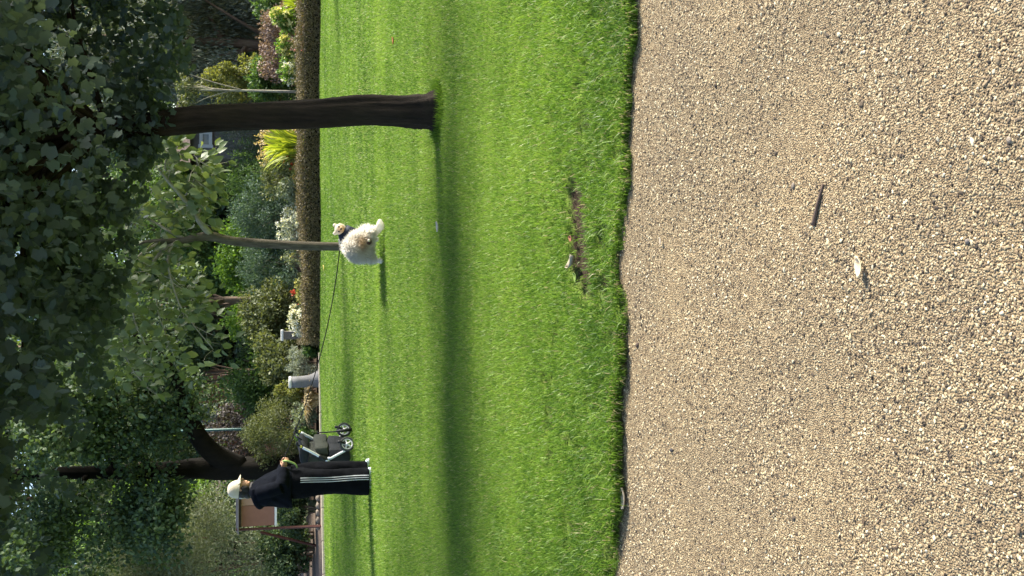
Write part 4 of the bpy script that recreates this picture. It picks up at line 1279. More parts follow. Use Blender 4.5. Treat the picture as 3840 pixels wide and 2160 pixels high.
for i in range(4):
    bm = bmesh.new(); add_box(bm, ((xl + xr) / 2, .16 - .10 * i, ztp + .105 - .016 * i), (xr - xl + .22, .095, .016), None, .003)
    link('roof_slat', bm_mesh('roof_slat', bm), m_slat, root)
for sgn in (0, 1):
    if sgn == 0:
        a, b = loc(1201, 1973), loc(885, 1987)
    else:
        a, b = loc(1201, 1973) + Vector((xr - xl + .05, .02, 0)), loc(885, 1987) + Vector((xr - xl + .05, .02, 0))
    a.z = -.02
    bm = bmesh.new(); add_tube(bm, [a, b], [.032, .028], 4)
    link('post', bm_mesh('post', bm), m_rbrown, root)
a, b = loc(1161, 2049, 24.0), loc(978, 1996, 22.4)
a.z = -.02
bm = bmesh.new(); add_tube(bm, [a, b], [.030, .030], 4)
link('brace', bm_mesh('brace', bm), m_rbrown, root)

# ================================================================== PUSHCHAIR
Yp = ground(1325, 1640).y
root = thing('pushchair', (0, 0, 0), 'dark folding pushchair with silver frame parked behind the walker', 'pushchair')
m_silver = mat_simple('silver_tube', (.80, .82, .84), (.72, .74, .76), .35, 4, metallic=.1)
m_black = mat_simple('black_plastic', (.018, .019, .022), (.012, .012, .014), .5, 8)
m_fab = mat_simple('charcoal_fabric', (.030, .034, .040), (.018, .020, .025), .9, 30, .3, 300)
m_olive = mat_simple('olive_grey_fabric', (.060, .066, .056), (.04, .044, .038), .9, 25, .3, 300)
m_tyre = mat_simple('grey_rubber', (.06, .065, .065), (.04, .042, .042), .8, 20)
m_yel = mat_simple('yellow_plastic', (.75, .68, .12), (.62, .55, .08), .45, 4)
def pp(x, y, dy=0.0):        # crop-pixel style: photo x,y at pushchair distance plus depth offset
    q = at(x, y, Yp + dy); return q
cx = lambda a, b: (1040 + a / 8.05, 1580 + b / 8.05)
W2 = .26
for sgn in (-1, 1):
    dy = sgn * W2
    sh = Vector((.07 * sgn, dy, 0))
    def q(a, b): return pp(*cx(a, b)) + sh + Vector((-.03, 0, 0))
    bm = bmesh.new()
    add_tube(bm, spline([q(740, 500), q(980, 620), q(1220, 750), q(1400, 840), q(1520, 920), q(1680, 1040), q(1790, 1180), q(2120, 1330)], 26), .019, 10)
    link('side_tube', bm_mesh('side_tube', bm, True), m_silver, root)
    bm = bmesh.new()
    add_tube(bm, [q(1480, 820), q(1580, 815), q(1980, 600), q(2060, 520)], [.018, .018, .017, .014], 10)
    link('front_leg_tube', bm_mesh('front_leg_tube', bm, True), m_silver, root)
    bm = bmesh.new()
    add_tube(bm, [q(1220, 740), q(1260, 770), q(1380, 840), q(1480, 850)], [.020, .026, .026, .018], 10)
    link('hinge', bm_mesh('hinge', bm, True), m_black, root)
    bm = bmesh.new(); add_ell(bm, q(690, 470), (.019, .019, .019))
    link('button', bm_mesh('button', bm, True), m_yel, root)
    bm = bmesh.new()
    add_tube(bm, spline([q(700, 480), q(600, 430), q(560, 380), q(600, 330)], 8), .013, 8)
    link('grip', bm_mesh('grip', bm, True), m_black, root)
    # wheels
    for (wa, wb, rad) in ((2090, 400, .105), (2110, 1200, .105)):
        c = q(wa, wb); c.z = rad + .006
        c.y += -.02 * sgn
        turn = Matrix.Rotation(math.radians(24), 3, 'Z')
        ax = turn @ Vector((0, 1, 0)); e1 = turn @ Vector((1, 0, 0))
        bm = bmesh.new()
        ring = [c + e1 * math.cos(t) * (rad - .014) + Vector((0, 0, math.sin(t) * (rad - .014))) for t in np.linspace(0, 2 * PI, 29)]
        add_tube(bm, ring, [(.014, .019)] * 29, 8, False)
        wh = link('wheel', bm_mesh('wheel', bm, True), m_tyre, root)
        bm = bmesh.new()
        ring = [c + e1 * math.cos(t) * (rad - .032) + Vector((0, 0, math.sin(t) * (rad - .032))) for t in np.linspace(0, 2 * PI, 25)]
        add_tube(bm, ring, .010, 6, False)
        for k in range(5):
            t = 2 * PI * k / 5 + .3
            add_tube(bm, [c, c + e1 * math.cos(t) * (rad - .035) + Vector((0, 0, math.sin(t) * (rad - .035)))], [.014, .009], 6)
        add_tube(bm, [c - ax * .024, c + ax * .024], .020, 10)
        link('rim', bm_mesh('rim', bm, True), m_white, wh)
    # front fork strut
    c = q(2090, 400)
    bm = bmesh.new()
    add_tube(bm, [Vector((c.x, c.y - .03 * sgn, .11)), q(1850, 330), q(1780, 320)], [.016, .020, .018], 8)
    link('fork', bm_mesh('fork', bm, True), m_black, root)
# folded handle loop and seat fabric
bm = bmesh.new()
a, b = pp(*cx(620, 400)), pp(*cx(560, 600))
l, r = Vector((0, -W2, 0)), Vector((0, W2, 0))
add_tube(bm, spline([pp(*cx(700, 480)) + l, pp(*cx(560, 390)) + l, pp(*cx(520, 370)), pp(*cx(560, 390)) + r, pp(*cx(700, 480)) + r], 16), .013, 8)
link('handle', bm_mesh('handle', bm, True), m_black, root)
def fabric(name, pts, half, mat, thick=.03):
    """quilted slab between the two sides, outline in crop pixels"""
    bm = bmesh.new()
    P2 = [pp(*cx(a_, b_)) for a_, b_ in pts]
    n_ = len(P2)
    rows = []
    for s in np.linspace(-1, 1, 7):
        inset = 1 - .10 * abs(s) ** 4
        cen = sum(P2, Vector()) / n_
        rows.append([bm.verts.new(cen + (p_ - cen) * inset + Vector((.07 * s, s * half, .012 * math.sin(s * 5 + i)))) for i, p_ in enumerate(P2)])
    for i in range(6):
        for k_ in range(n_):
            bm.faces.new((rows[i][k_], rows[i][(k_ + 1) % n_], rows[i + 1][(k_ + 1) % n_], rows[i + 1][k_]))
    bm.faces.new(rows[0][::-1]); bm.faces.new(rows[-1])
    bmesh.ops.bevel(bm, geom=list(bm.edges), offset=.008, segments=1, affect='EDGES')
    return link(name, bm_mesh(name, bm, True), mat, root)
fabric('seat', [(900, 860), (1000, 800), (1350, 800), (1500, 860), (1500, 1250), (860, 1290)], W2 * .9, m_olive)
fabric('seat_back', [(1100, 590), (1500, 570), (1520, 800), (1150, 800)], W2 * .85, m_olive)
fabric('basket', [(1520, 620), (1750, 620), (2080, 650), (2150, 760), (2150, 1000), (1950, 1150), (1520, 1200)], W2 * .88, m_fab)
fabric('canopy', [(660, 560), (780, 560), (940, 700), (930, 900), (860, 1060), (700, 1080), (650, 900)], W2 * .9, m_fab)
# bracing tubes on the seat
for s in (-1, 1):
    sh = Vector((.07 * s, s * W2 * .96, 0))
    bm = bmesh.new()
    add_tube(bm, [pp(*cx(960, 770)) + sh, pp(*cx(900, 930)) + sh, pp(*cx(845, 1250)) + sh], .009, 6)
    link('seat_strut', bm_mesh('seat_strut', bm, True), m_black, root)
    bm = bmesh.new()
    add_tube(bm, [pp(*cx(1000, 810)) + sh, pp(*cx(1250, 830)) + sh], .014, 6)
    link('arm_rest', bm_mesh('arm_rest', bm, True), m_black, root)
# far handle post (umbrella-fold strut)
bm = bmesh.new()
q0 = pp(*cx(1200, 345)); q1 = pp(*cx(2250, 250))
add_tube(bm, [q0, pp(*cx(1780, 310)), pp(*cx(1790, 300)), Vector((q1.x, q1.y, .02))], [.009, .010, .018, .026], 8)
link('folded_strut', bm_mesh('folded_strut', bm, True), m_black, root)

# ================================================================== WALKER
fp = ground(1390, 1790)
PX, PY = at(1390, 1792, fp.y).x, fp.y
person = thing('person', (PX, PY, 0), 'walker in cream cap, dark jacket and black trousers with white side stripes', 'person')
K = .00101
def pl(xc, yc, ly=0.0):
    return Vector((-(yc - 920) * .00105, ly, (1858 - xc) * K))
m_skin = mat_simple('skin', (.52, .30, .20), (.45, .25, .165), .55, 20, spec=.35)
m_jack = mat_simple('navy_jacket', (.0055, .0070, .0120), (.003, .004, .007), .9, 14, .35, 22, spec=.05)
m_trou = mat_simple('black_trousers', (.0045, .0052, .008), (.003, .0035, .005), .85, 14, .3, 18, spec=.05)
m_stripe = mat_simple('white_stripe', (.55, .57, .62), (.46, .48, .54), .7, 20)
m_cap = mat_simple('cream_cap', (.60, .54, .42), (.52, .46, .36), .85, 30, .25, 200)
m_hair = mat_simple('black_hair', (.012, .010, .010), (.006, .005, .005), .45, 60, .4, 120)
m_lime = mat_simple('lime_plastic', (.30, .42, .14), (.22, .32, .10), .5, 6)
# body: head with face, neck, torso, arms with hands, legs: one continuous skin
bm = bmesh.new()
hc = Vector((-.052, 0, 1.555))
add_ell(bm, hc + Vector((-.008, 0, .02)), (.092, .074, .092))
add_ell(bm, hc + Vector((.022, 0, -.045)), (.062, .058, .075))
add_ell(bm, hc + Vector((.052, 0, -.098)), (.026, .028, .020))        # chin
add_tube(bm, [hc + Vector((.083, 0, .01)), hc + Vector((.112, 0, -.030)), hc + Vector((.088, 0, -.040))], [.008, .014, .010], 8)   # nose
add_ell(bm, hc + Vector((.082, 0, -.066)), (.010, .022, .006))      # lips
add_ell(bm, hc + Vector((.080, 0, -.076)), (.010, .020, .006))
for s in (-1, 1):
    add_ell(bm, hc + Vector((-.012, s * .076, -.01)), (.020, .010, .030))   # ears
add_tube(bm, [hc + Vector((-.02, 0, -.05)), Vector((-.09, 0, 1.40)), Vector((-.10, 0, 1.30))], [.052, .056, .08], 12)
add_tube(bm, [(-.09, 0, 1.38), (-.09, 0, 1.26), (-.06, 0, 1.08), (-.04, 0, .95), (-.02, 0, .84)], [(.08, .13), (.11, .17), (.10, .14), (.11, .16), (.09, .15)], 16)
hands = {}
for s in (-1, 1):
    sh = Vector((-.085, s * .165, 1.345)); el = Vector((-.02, s * .235, 1.10)); wr = Vector((.175, s * .10, 1.055))
    add_tube(bm, [sh, (sh + el) / 2, el], [.050, .044, .038], 10)
    add_tube(bm, [el, (el + wr) / 2, wr], [.038, .034, .025], 10)
    palm = wr + Vector((.045, -s * .02, -.012))
    add_ell(bm, palm, (.045, .016, .036))
    for f in range(4):
        k0 = palm + Vector((.036 - .004 * abs(f - 1), -s * .004, .024 - .017 * f))
        ln = (.040, .046, .043, .034)[f]
        add_tube(bm, [k0, k0 + Vector((ln * .55, -s * .016, -.008)), k0 + Vector((ln * .60, -s * .036, -.026)), k0 + Vector((ln * .22, -s * .042, -.036))], [.0085, .0085, .008, .006], 6)
    t0 = palm + Vector((-.010, -s * .008, .030))
    add_tube(bm, [t0, t0 + Vector((.020, -s * .022, .014)), t0 + Vector((.042, -s * .030, .006))], [.010, .0095, .007], 6)
    hands[s] = palm
    hip = Vector((-.02, s * .09, .90)); kn = Vector((.03 if s > 0 else -.005, s * .10, .48)); an = Vector((.03 if s > 0 else -.04, s * .10, .09))
    add_tube(bm, [hip, (hip + kn) / 2, kn], [.088, .078, .056], 12)
    add_tube(bm, [kn, kn * .6 + an * .4, an], [.054, .056, .036], 12)
    add_tube(bm, [an + Vector((-.03, 0, -.04)), an + Vector((.08, 0, -.055)), an + Vector((.15, 0, -.065))], [(.034, .034), (.036, .028), (.030, .016)], 10)
link('body', fuse('body', bm, .009, 3, .4), m_skin, person)
# eyes
for s in (-1, 1):
    bm = bmesh.new(); add_ell(bm, hc + Vector((.070, s * .030, .000)), (.010, .012, .008))
    link('eye', bm_mesh('eye', bm, True), m_hair, person)
# jacket with hood and sleeves
bm = bmesh.new()
rows = [(.955, -.325, .165, .225), (1.02, -.315, .185, .235), (1.10, -.300, .170, .235), (1.18, -.285, .130, .230), (1.26, -.290, .085, .215), (1.34, -.265, .045, .195), (1.40, -.215, .015, .150), (1.445, -.165, .005, .090)]
bmv = []
for (z, xb, xf, hw) in rows:
    ring = []
    for k in range(28):
        w = 2 * PI * k / 28
        cxm, hx = (xb + xf) / 2, (xf - xb) / 2
        f = 1 + .03 * math.sin(5 * w + z * 20) + .02 * math.sin(9 * w - z * 31)
        ring.append(bm.verts.new((cxm + hx * math.copysign(abs(math.cos(w)) ** .85, math.cos(w)) * f, hw * math.copysign(abs(math.sin(w)) ** .9, math.sin(w)) * f, z + .012 * math.sin(3 * w))))
    bmv.append(ring)
for i in range(len(rows) - 1):
    for k in range(28):
        bm.faces.new((bmv[i][k], bmv[i][(k + 1) % 28], bmv[i + 1][(k + 1) % 28], bmv[i + 1][k]))
bm.faces.new(bmv[0][::-1]); bm.faces.new(bmv[-1])
for s in (-1, 1):
    sh = Vector((-.095, s * .155, 1.345)); el = Vector((-.015, s * .245, 1.085)); wr = Vector((.180, s * .105, 1.060))
    add_tube(bm, spline([sh, sh * .5 + el * .5 + Vector((0, s * .02, 0)), el], 7), [.082, .084, .082, .086, .082, .080, .078], 14)
    add_tube(bm, spline([el, el * .5 + wr * .5 + Vector((0, 0, -.012)), wr], 7), [.078, .080, .074, .072, .064, .060, .050], 14)
# hood lying on the back
add_tube(bm, spline([(-.05, .11, 1.40), (-.17, .12, 1.375), (-.255, .06, 1.335), (-.265, 0, 1.325), (-.255, -.06, 1.335), (-.17, -.12, 1.375), (-.05, -.11, 1.40)], 16), .050, 12)
jk = fuse('jacket', bm, .012, 2, .4)
link('jacket', jk, m_jack, person)
# collar
bm = bmesh.new()
ring = [Vector((-.075 + .078 * math.cos(t), .082 * math.sin(t), 1.435 + .018 * math.cos(t * 1.0 + PI))) for t in np.linspace(0, 2 * PI, 25)]
add_tube(bm, ring, [(.014, .030)] * 25, 8, False)
link('collar', bm_mesh('collar', bm, True), m_hair, person)
# trousers: two wide legs and a seat
bm = bmesh.new()
leg_rows = {-1: [(.96, -.015, .17), (.80, -.015, .175), (.62, -.005, .160), (.45, -.005, .150), (.28, -.015, .155), (.12, -.020, .165), (.035, -.025, .172)],
            1: [(.96, .015, .165), (.80, .035, .165), (.62, .055, .155), (.45, .065, .148), (.28, .060, .145), (.12, .050, .145), (.035, .048, .145)]}
def leg_ring(s, z, cx_, hw, k, seg=30):
    w = 2 * PI * k / seg
    f = 1 + .028 * math.sin(4 * w + z * 9 + s) + .02 * math.sin(7 * w - z * 17) + .010 * math.sin(z * 55 + 2 * w)
    return Vector((cx_ + hw * f * math.cos(w), s * .098 + .105 * f * math.sin(w), z))
for s in (-1, 1):
    zs_ = np.linspace(.035, .96, 26)
    R_ = leg_rows[s][::-1]
    prev = None
    rings = []
    for z in zs_:
        c_ = np.interp(z, [r[0] for r in R_], [r[1] for r in R_]); h_ = np.interp(z, [r[0] for r in R_], [r[2] for r in R_])
        rings.append([bm.verts.new(leg_ring(s, z, c_, h_, k)) for k in range(30)])
    for i in range(25):
        for k in range(30):
            bm.faces.new((rings[i][k], rings[i][(k + 1) % 30], rings[i + 1][(k + 1) % 30], rings[i + 1][k]))
    bm.faces.new(rings[0][::-1]); bm.faces.new(rings[-1])
add_tube(bm, [(-.01, 0, .70), (-.015, 0, .80), (-.02, 0, .92), (-.03, 0, 1.00)], [(.14, .12), (.172, .19), (.175, .20), (.165, .19)], 24)
tr = fuse('trousers', bm, .010, 1, .3)
tro = link('trousers', tr, m_trou, person)
# stripes laid on the outside of the near leg (and far leg) by ray against the cloth
from mathutils.bvhtree import BVHTree
bvh = BVHTree.FromPolygons([v.co.copy() for v in tr.vertices], [tuple(p.vertices) for p in tr.polygons])
for s in (-1, 1):
    for j, xo in enumerate((.042, .066, .090)):
        bm = bmesh.new()
        prev = None
        for z in np.linspace(.045, .86, 40):
            xx = xo - .025 + (.03 if s > 0 else 0) + .004 * math.sin(z * 9)
            pr = []
            for dx in (-.0045, .0045):
                hit = bvh.ray_cast(Vector((xx + dx, s * .6, z)), Vector((0, -s, 0)))
                pr.append(bm.verts.new(hit[0] + hit[1] * .003) if hit[0] else None)
            if prev and all(prev) and all(pr):
                bm.faces.new((prev[0], prev[1], pr[1], pr[0]))
            prev = pr
        link('stripe', bm_mesh('stripe', bm), m_stripe, tro)
# shoes
for s in (-1, 1):
    bm = bmesh.new()
    a0 = Vector((.055 if s > 0 else -.02, s * .10, 0))
    add_tube(bm, [a0 + Vector((-.09, 0, .045)), a0 + Vector((-.02, 0, .045)), a0 + Vector((.08, 0, .036)), a0 + Vector((.145, 0, .028)), a0 + Vector((.165, 0, .024))], [(.042, .034), (.046, .040), (.042, .034), (.034, .026), (.018, .014)], 12)
    sho = link('shoe', fuse('shoe', bm, .008, 2), mat_simple('pale_blue_shoe', (.55, .66, .72), (.45, .56, .62), .6, 10), person)
    bm = bmesh.new()
    add_box(bm, a0 + Vector((.035, 0, .008)), (.26, .082, .016), None, .006)
    link('sole', bm_mesh('sole', bm), m_white, sho)
# hair: bob under the cap
bm = bmesh.new()
add_ell(bm, hc + Vector((-.040, 0, -.02)), (.082, .088, .088))
add_ell(bm, hc + Vector((-.062, 0, -.085)), (.072, .082, .068))
for s in (-1, 1):
    add_ell(bm, hc + Vector((.000, s * .066, -.055)), (.040, .026, .065))
hair = link('hair', fuse('hair', bm, .009, 2), m_hair, person)
bm = bmesh.new()
add_tube(bm, [hc + Vector((-.115, -.052, .012)), hc + Vector((-.118, -.045, -.02)), hc + Vector((-.112, -.046, -.062))], .005, 6)
link('hair_clip', bm_mesh('hair_clip', bm, True), m_silver, hair)
# cap
bm = bmesh.new()
rings = []
for i in range(9):
    f = i / 8
    a_ = f * PI / 2
    z = hc.z + .012 + .138 * math.sin(a_)
    rr_ = math.cos(a_) ** .75 if i < 8 else .02
    rings.append([bm.verts.new((hc.x - .012 + .112 * rr_ * math.cos(2 * PI * k / 28), .090 * rr_ * math.sin(2 * PI * k / 28), z - .022 * (1 - f) * math.cos(2 * PI * k / 28 + PI) * -.6)) for k in range(28)])
for i in range(8):
    for k in range(28):
        bm.faces.new((rings[i][k], rings[i][(k + 1) % 28], rings[i + 1][(k + 1) % 28], rings[i + 1][k]))
bm.faces.new(rings[-1])
capo = link('cap', bm_mesh('cap', bm, True), m_cap, person)
bm = bmesh.new()
top, bot = [], []
for k in range(13):
    t = -.95 + 1.9 * k / 12
    row_t, row_b = [], []
    for j in range(5):
        u = j / 4
        x_ = hc.x - .012 + .108 * math.cos(t) + u * .062 * max(0, math.cos(t * 1.25))
        y_ = .088 * math.sin(t) * (1 + .05 * u)
        z_ = hc.z + .028 - .030 * u - .10 * (y_ ** 2) * 6 * u
        row_t.append(bm.verts.new((x_, y_, z_ + .004))); row_b.append(bm.verts.new((x_, y_, z_ - .004)))
    top.append(row_t); bot.append(row_b)
for k in range(12):
    for j in range(4):
        bm.faces.new((top[k][j], top[k][j + 1], top[k + 1][j + 1], top[k + 1][j]))
        bm.faces.new((bot[k][j], bot[k + 1][j], bot[k + 1][j + 1], bot[k][j + 1]))
    bm.faces.new((top[k][4], bot[k][4], bot[k + 1][4], top[k + 1][4]))
link('brim', bm_mesh('brim', bm, True), m_cap, capo)

# ================================================================== DOG
dp_ = ground(1440, 925)
DX, DY = dp_.x, dp_.y
dog = thing('dog', (DX, DY, 0), 'fluffy cream and tan small dog in navy harness looking back from the lawn', 'dog')
s_ = 1 / 8.05 / ppm(DY, .2)
def dl(xc, yc, dy=0.0):
    return Vector(((850 - yc) * s_, dy, (1636 - xc) * s_ * .985))
bm = bmesh.new()
add_ell(bm, dl(930, 860), (.152, .155, .135), None, 20, 14)                    # rump
add_ell(bm, dl(880, 790, .12), (.112, .150, .110), None, 20, 14)               # back
add_ell(bm, dl(700, 600, .24), (.095, .110, .120), None, 20, 14)               # shoulders
add_tube(bm, [dl(700, 560, .24), dl(560, 440, .24), dl(420, 330, .21)], [.085, .065, .050], 12)    # neck
hd = dl(390, 315, .19)
add_ell(bm, hd, (.064, .060, .060))                                            # skull
add_ell(bm, hd + Vector((0, -.056, -.012)), (.032, .030, .026))                # muzzle
for s in (-1, 1):
    add_ell(bm, hd + Vector((s * .046, .0, .056)), (.023, .014, .025))         # ears
# hind legs: thigh, hock, paw
add_tube(bm, [dl(1080, 640, -.01), dl(1260, 520, -.05), dl(1420, 400, -.02), dl(1540, 300, -.05), dl(1600, 250, -.07)], [.075, .062, .048, .034, .026], 12)
add_tube(bm, [dl(1560, 320, -.05), dl(1545, 160, -.08), dl(1530, 40, -.09)], [.050, .042, .014], 10)
add_tube(bm, [dl(1100, 1060, -.01), dl(1280, 1180, -.05), dl(1420, 1270, -.01), dl(1560, 1290, -.03), dl(1610, 1300, -.06)], [.058, .042, .030, .026, .024], 12)
# front legs
for s, yy in ((-1, .30), (1, .22)):
    b0 = Vector((.13 + .05 * s, .27 + .02 * s, .20))
    add_tube(bm, [b0, b0 + Vector((.01, .0, -.10)), Vector((b0.x + .01, b0.y - .01, .035)), Vector((b0.x + .015, b0.y - .035, .016))], [.045, .034, .026, .018], 10)
# curled tail root lying over the back
add_tube(bm, spline([dl(760, 800, .05), dl(640, 840, .0), dl(640, 900, -.07), dl(760, 930, -.12), dl(880, 950, -.14)], 10), [.045, .05, .055, .058, .058, .055, .052, .048, .04, .03], 10)
bodyme = fuse('body', bm, .008, 4, .5)
zmin = min(v.co.z for v in bodyme.vertices)
for v in bodyme.vertices:
    v.co.z -= zmin - .002
# coat colours by region: pale cream legs and flanks, tan saddle and head
def coat(p, rnd_):
    sad = math.exp(-(((p.x - dl(880, 800).x) / .10) ** 2 + ((p.z - dl(880, 800).z) / .075) ** 2))
    head = 1.0 if (p - hd).length < .10 and p.z > hd.z - .08 else 0.0
    core = math.exp(-((p - (hd + Vector((0, -.05, .005)))).length / .038) ** 2) if head else 0
    v = .02 + .50 * sad + .26 * head + rnd_ * .08 - .03
    return min(1.0, v + .5 * core)
cols = [coat(v.co, .5) for v in bodyme.vertices]
a_ = bodyme.attributes.new('rnd', 'FLOAT', 'POINT'); a_.data.foreach_set('value', np.array(cols, dtype=np.float32))
m, nt, N, L, B = newmat('dog_coat')
aa = N.new('ShaderNodeAttribute'); aa.attribute_name = 'rnd'
r_ = ramp(N, [(0, (.87, .84, .78)), (.25, (.82, .76, .66)), (.5, (.62, .46, .29)), (.75, (.42, .26, .14)), (1, (.20, .10, .055))])
L.new(aa.outputs['Fac'], r_.inputs[0]); L.new(r_.outputs[0], B.inputs['Base Color'])
B.inputs['Roughness'].default_value = .8; B.inputs['Specular IOR Level'].default_value = .15
t_ = N.new('ShaderNodeBsdfTranslucent'); L.new(r_.outputs[0], t_.inputs[0])
ms = N.new('ShaderNodeMixShader'); ms.inputs[0].default_value = .4
L.new(B.outputs[0], ms.inputs[1]); L.new(t_.outputs[0], ms.inputs[2]); L.new(ms.outputs[0], N['Material Output'].inputs[0])
m_coat = m
body = link('body', bodyme, m_coat, dog)
# fur: tapering tufts all over
bodyme.calc_loop_triangles()
tv = np.array([[tuple(bodyme.vertices[i].co) for i in t.vertices] for t in bodyme.loop_triangles])
nn = np.cross(tv[:, 1] - tv[:, 0], tv[:, 2] - tv[:, 0]); ar = np.linalg.norm(nn, axis=1); nn = nn / ar[:, None]
n = 26000
ti = RNG.choice(len(tv), n, p=ar / ar.sum())
u1, u2 = RNG.random(n), RNG.random(n)
fl_ = u1 + u2 > 1; u1[fl_], u2[fl_] = 1 - u1[fl_], 1 - u2[fl_]
P = tv[ti, 0] + u1[:, None] * (tv[ti, 1] - tv[ti, 0]) + u2[:, None] * (tv[ti, 2] - tv[ti, 0])
Nr = nn[ti]
isb = np.linalg.norm(P - np.array(hd), axis=1) < .095
leg = P[:, 2] < .10
ln = np.where(isb, .013, np.where(leg, .011, np.where(P[:, 2] < .15, .034, .058))) * RNG.uniform(.6, 1.3, n)
low = P[:, 2] < .035
ln[low] *= .4
Dd = nrm(Nr * .8 + np.array([0, -.05, -.55]) + RNG.normal(0, .28, (n, 3)))
tip = P + Dd * ln[:, None]
k = (tip[:, 2] > .004) & (P[:, 2] < hd.z + .034)
cH = np.array(dl(600, 500, .235)); axH = np.array((dl(700, 640, .24) - dl(450, 370, .215)).normalized())
tt_ = (P - cH) @ axH
k &= ~((tt_ > -.10) & (tt_ < .12) & (np.linalg.norm(P - cH - tt_[:, None] * axH, axis=1) < .16) & (P[:, 2] > .2) & (P[:, 1] > .08))
face = (np.linalg.norm(P - np.array(hd + Vector((0, -.055, -.005))), axis=1) < .036)
k &= ~face
k &= np.linalg.norm(P - np.array(dl(1120, 720, -.15)), axis=1) > .050
P, Dd, ln, Nr = P[k], Dd[k], ln[k], Nr[k]
colr = np.array([coat(Vector(q), r) for q, r in zip(P, RNG.random(len(P)))])
tplf = (np.array([(-.055, 0, 0), (.055, 0, 0), (0, 1, 0), (0, .5, .05)]), np.array([(0, 1, 3), (0, 3, 2), (1, 2, 3)]))
link('fur', leaves('fur', P, Dd, Nr + RNG.normal(0, .3, Nr.shape), ln, tplf, colr), m_coat, body)
m_nose = mat_simple('dog_nose', (.015, .012, .011), None, .35, 20)
bm = bmesh.new(); add_ell(bm, hd + Vector((0, -.086, -.004 - zmin)), (.013, .009, .011))
link('nose', bm_mesh('nose', bm, True), m_nose, body)
for s in (-1, 1):
    bm = bmesh.new(); add_ell(bm, hd + Vector((s * .026, -.056, .018 - zmin)), .010)
    link('eye', bm_mesh('eye', bm, True), m_nose, body)
# dark tuft with pale tip under the tail
bm = bmesh.new(); add_ell(bm, dl(1125, 725, -.158), (.034, .022, .030))
link('tail_root', bm_mesh('tail_root', bm, True), mat_simple('brown_tuft', (.09, .045, .035), (.025, .014, .012), .8, 60), body)
bm = bmesh.new(); add_ell(bm, dl(1115, 690, -.178), (.014, .012, .018))
link('tail_tuft', bm_mesh('tail_tuft', bm, True), mat_simple('cream_tuft', (.7, .63, .52), (.6, .52, .42), .8, 40), body)
# harness: chest wrap, back pad and straps following the shoulders
m_navy = mat_simple('navy_webbing', (.014, .020, .040), (.008, .012, .026), .7, 30, .2, 150)
bm = bmesh.new()
cN = dl(600, 500, .235)
ax = (dl(700, 640, .24) - dl(450, 370, .215)).normalized()
e1 = ax.cross(Vector((0, 1, 0))).normalized(); e2 = ax.cross(e1)
rows_ = []
for i, (t, r) in enumerate([(-.10, .068), (-.06, .092), (0, .120), (.055, .138), (.10, .142)]):
    rows_.append([bm.verts.new(cN + ax * t + (e1 * math.cos(2 * PI * k / 24) + e2 * math.sin(2 * PI * k / 24)) * (r + .006 * math.sin(3 * 2 * PI * k / 24))) for k in range(24)])
for i in range(4):
    for k in range(24):
        bm.faces.new((rows_[i][k], rows_[i][(k + 1) % 24], rows_[i + 1][(k + 1) % 24], rows_[i + 1][k]))
hm = bm_mesh('harness', bm, True)
hobj = link('harness', hm, m_navy, dog)
sol = hobj.modifiers.new('thick', 'SOLIDIFY'); sol.thickness = .010
bm = bmesh.new()
add_tube(bm, [cN + ax * -.04 + e1 * -.075 + Vector((-.03, -.05, .03)), cN + ax * .0 + Vector((-.09, -.02, .085)), cN + ax * .05 + Vector((-.10, -.02, .085))], [.008, .011, .008], 8)
link('trim', bm_mesh('trim', bm, True), mat_simple('cream_trim', (.70, .68, .55), (.6, .58, .46), .6, 20), hobj)
bm = bmesh.new()
ringc = dl(345, 740, .17)
ring = [ringc + Vector((.012 * math.cos(t), 0, .012 * math.sin(t))) for t in np.linspace(0, 2 * PI, 15)]
add_tube(bm, ring, .0035, 6, False)
link('ring', bm_mesh('ring', bm, True), m_silver, hobj)

# ================================================================== LEASH
start = Vector((DX, DY, 0)) + ringc
hand = Vector((PX, PY, 0)) + hands[-1] + Vector((.035, .02, .02))
root = thing('dog_leash', (0, 0, 0), 'black dog leash with lime grip running from walker to dog', 'leash')
bm = bmesh.new()
pts = []
for i in range(40):
    t = i / 39
    p = start.lerp(hand, t)
    p.z -= 4 * .11 * t * (1 - t)
    pts.append(p)
add_tube(bm, pts, .0062, 6)
link('cord', bm_mesh('cord', bm, True), mat_simple('black_cord', (.012, .012, .013), None, .6, 30), root)
bm = bmesh.new()
hp = Vector((PX, PY, 0)) + hands[-1]
add_tube(bm, spline([hand, hp + Vector((.05, -.03, -.01)), hp + Vector((.035, -.035, -.07)), hp + Vector((.0, -.035, -.13)), hp + Vector((-.045, -.03, -.15))], 14), [.010, .011, .012, .012, .012, .012, .012, .012, .012, .012, .011, .010, .009, .007], 10)
link('grip', bm_mesh('grip', bm, True), m_lime, root)

# ================================================================== SMALL THINGS ON PATH AND GRASS
m_twig = mat_simple('twig_bark', (.16, .11, .085), (.07, .048, .04), .9, 60, .5, 150)
a, b = ground(3085, 690, PZ), ground(3050, 845, PZ)
o = thing('twig', (0, 0, 0), 'straight dark brown twig lying on the gravel path', 'twig')
bm = bmesh.new()
za = float(path_z(a.x, a.y)) + .0035; zb2 = float(path_z(b.x, b.y)) + .0045
add_tube(bm, spline([Vector((a.x, a.y, za)), Vector(((a.x + b.x) / 2, (a.y + b.y) / 2 + .001, (za + zb2) / 2 + .001)), Vector((b.x, b.y, zb2))], 10), list(np.linspace(.0030, .0062, 10)), 8, True, .08)
bpy.data.objects.remove(o)
tw = link('twig', bm_mesh('twig', bm, True), m_twig)
tag(tw, 'straight dark brown twig lying on the gravel path', 'twig')

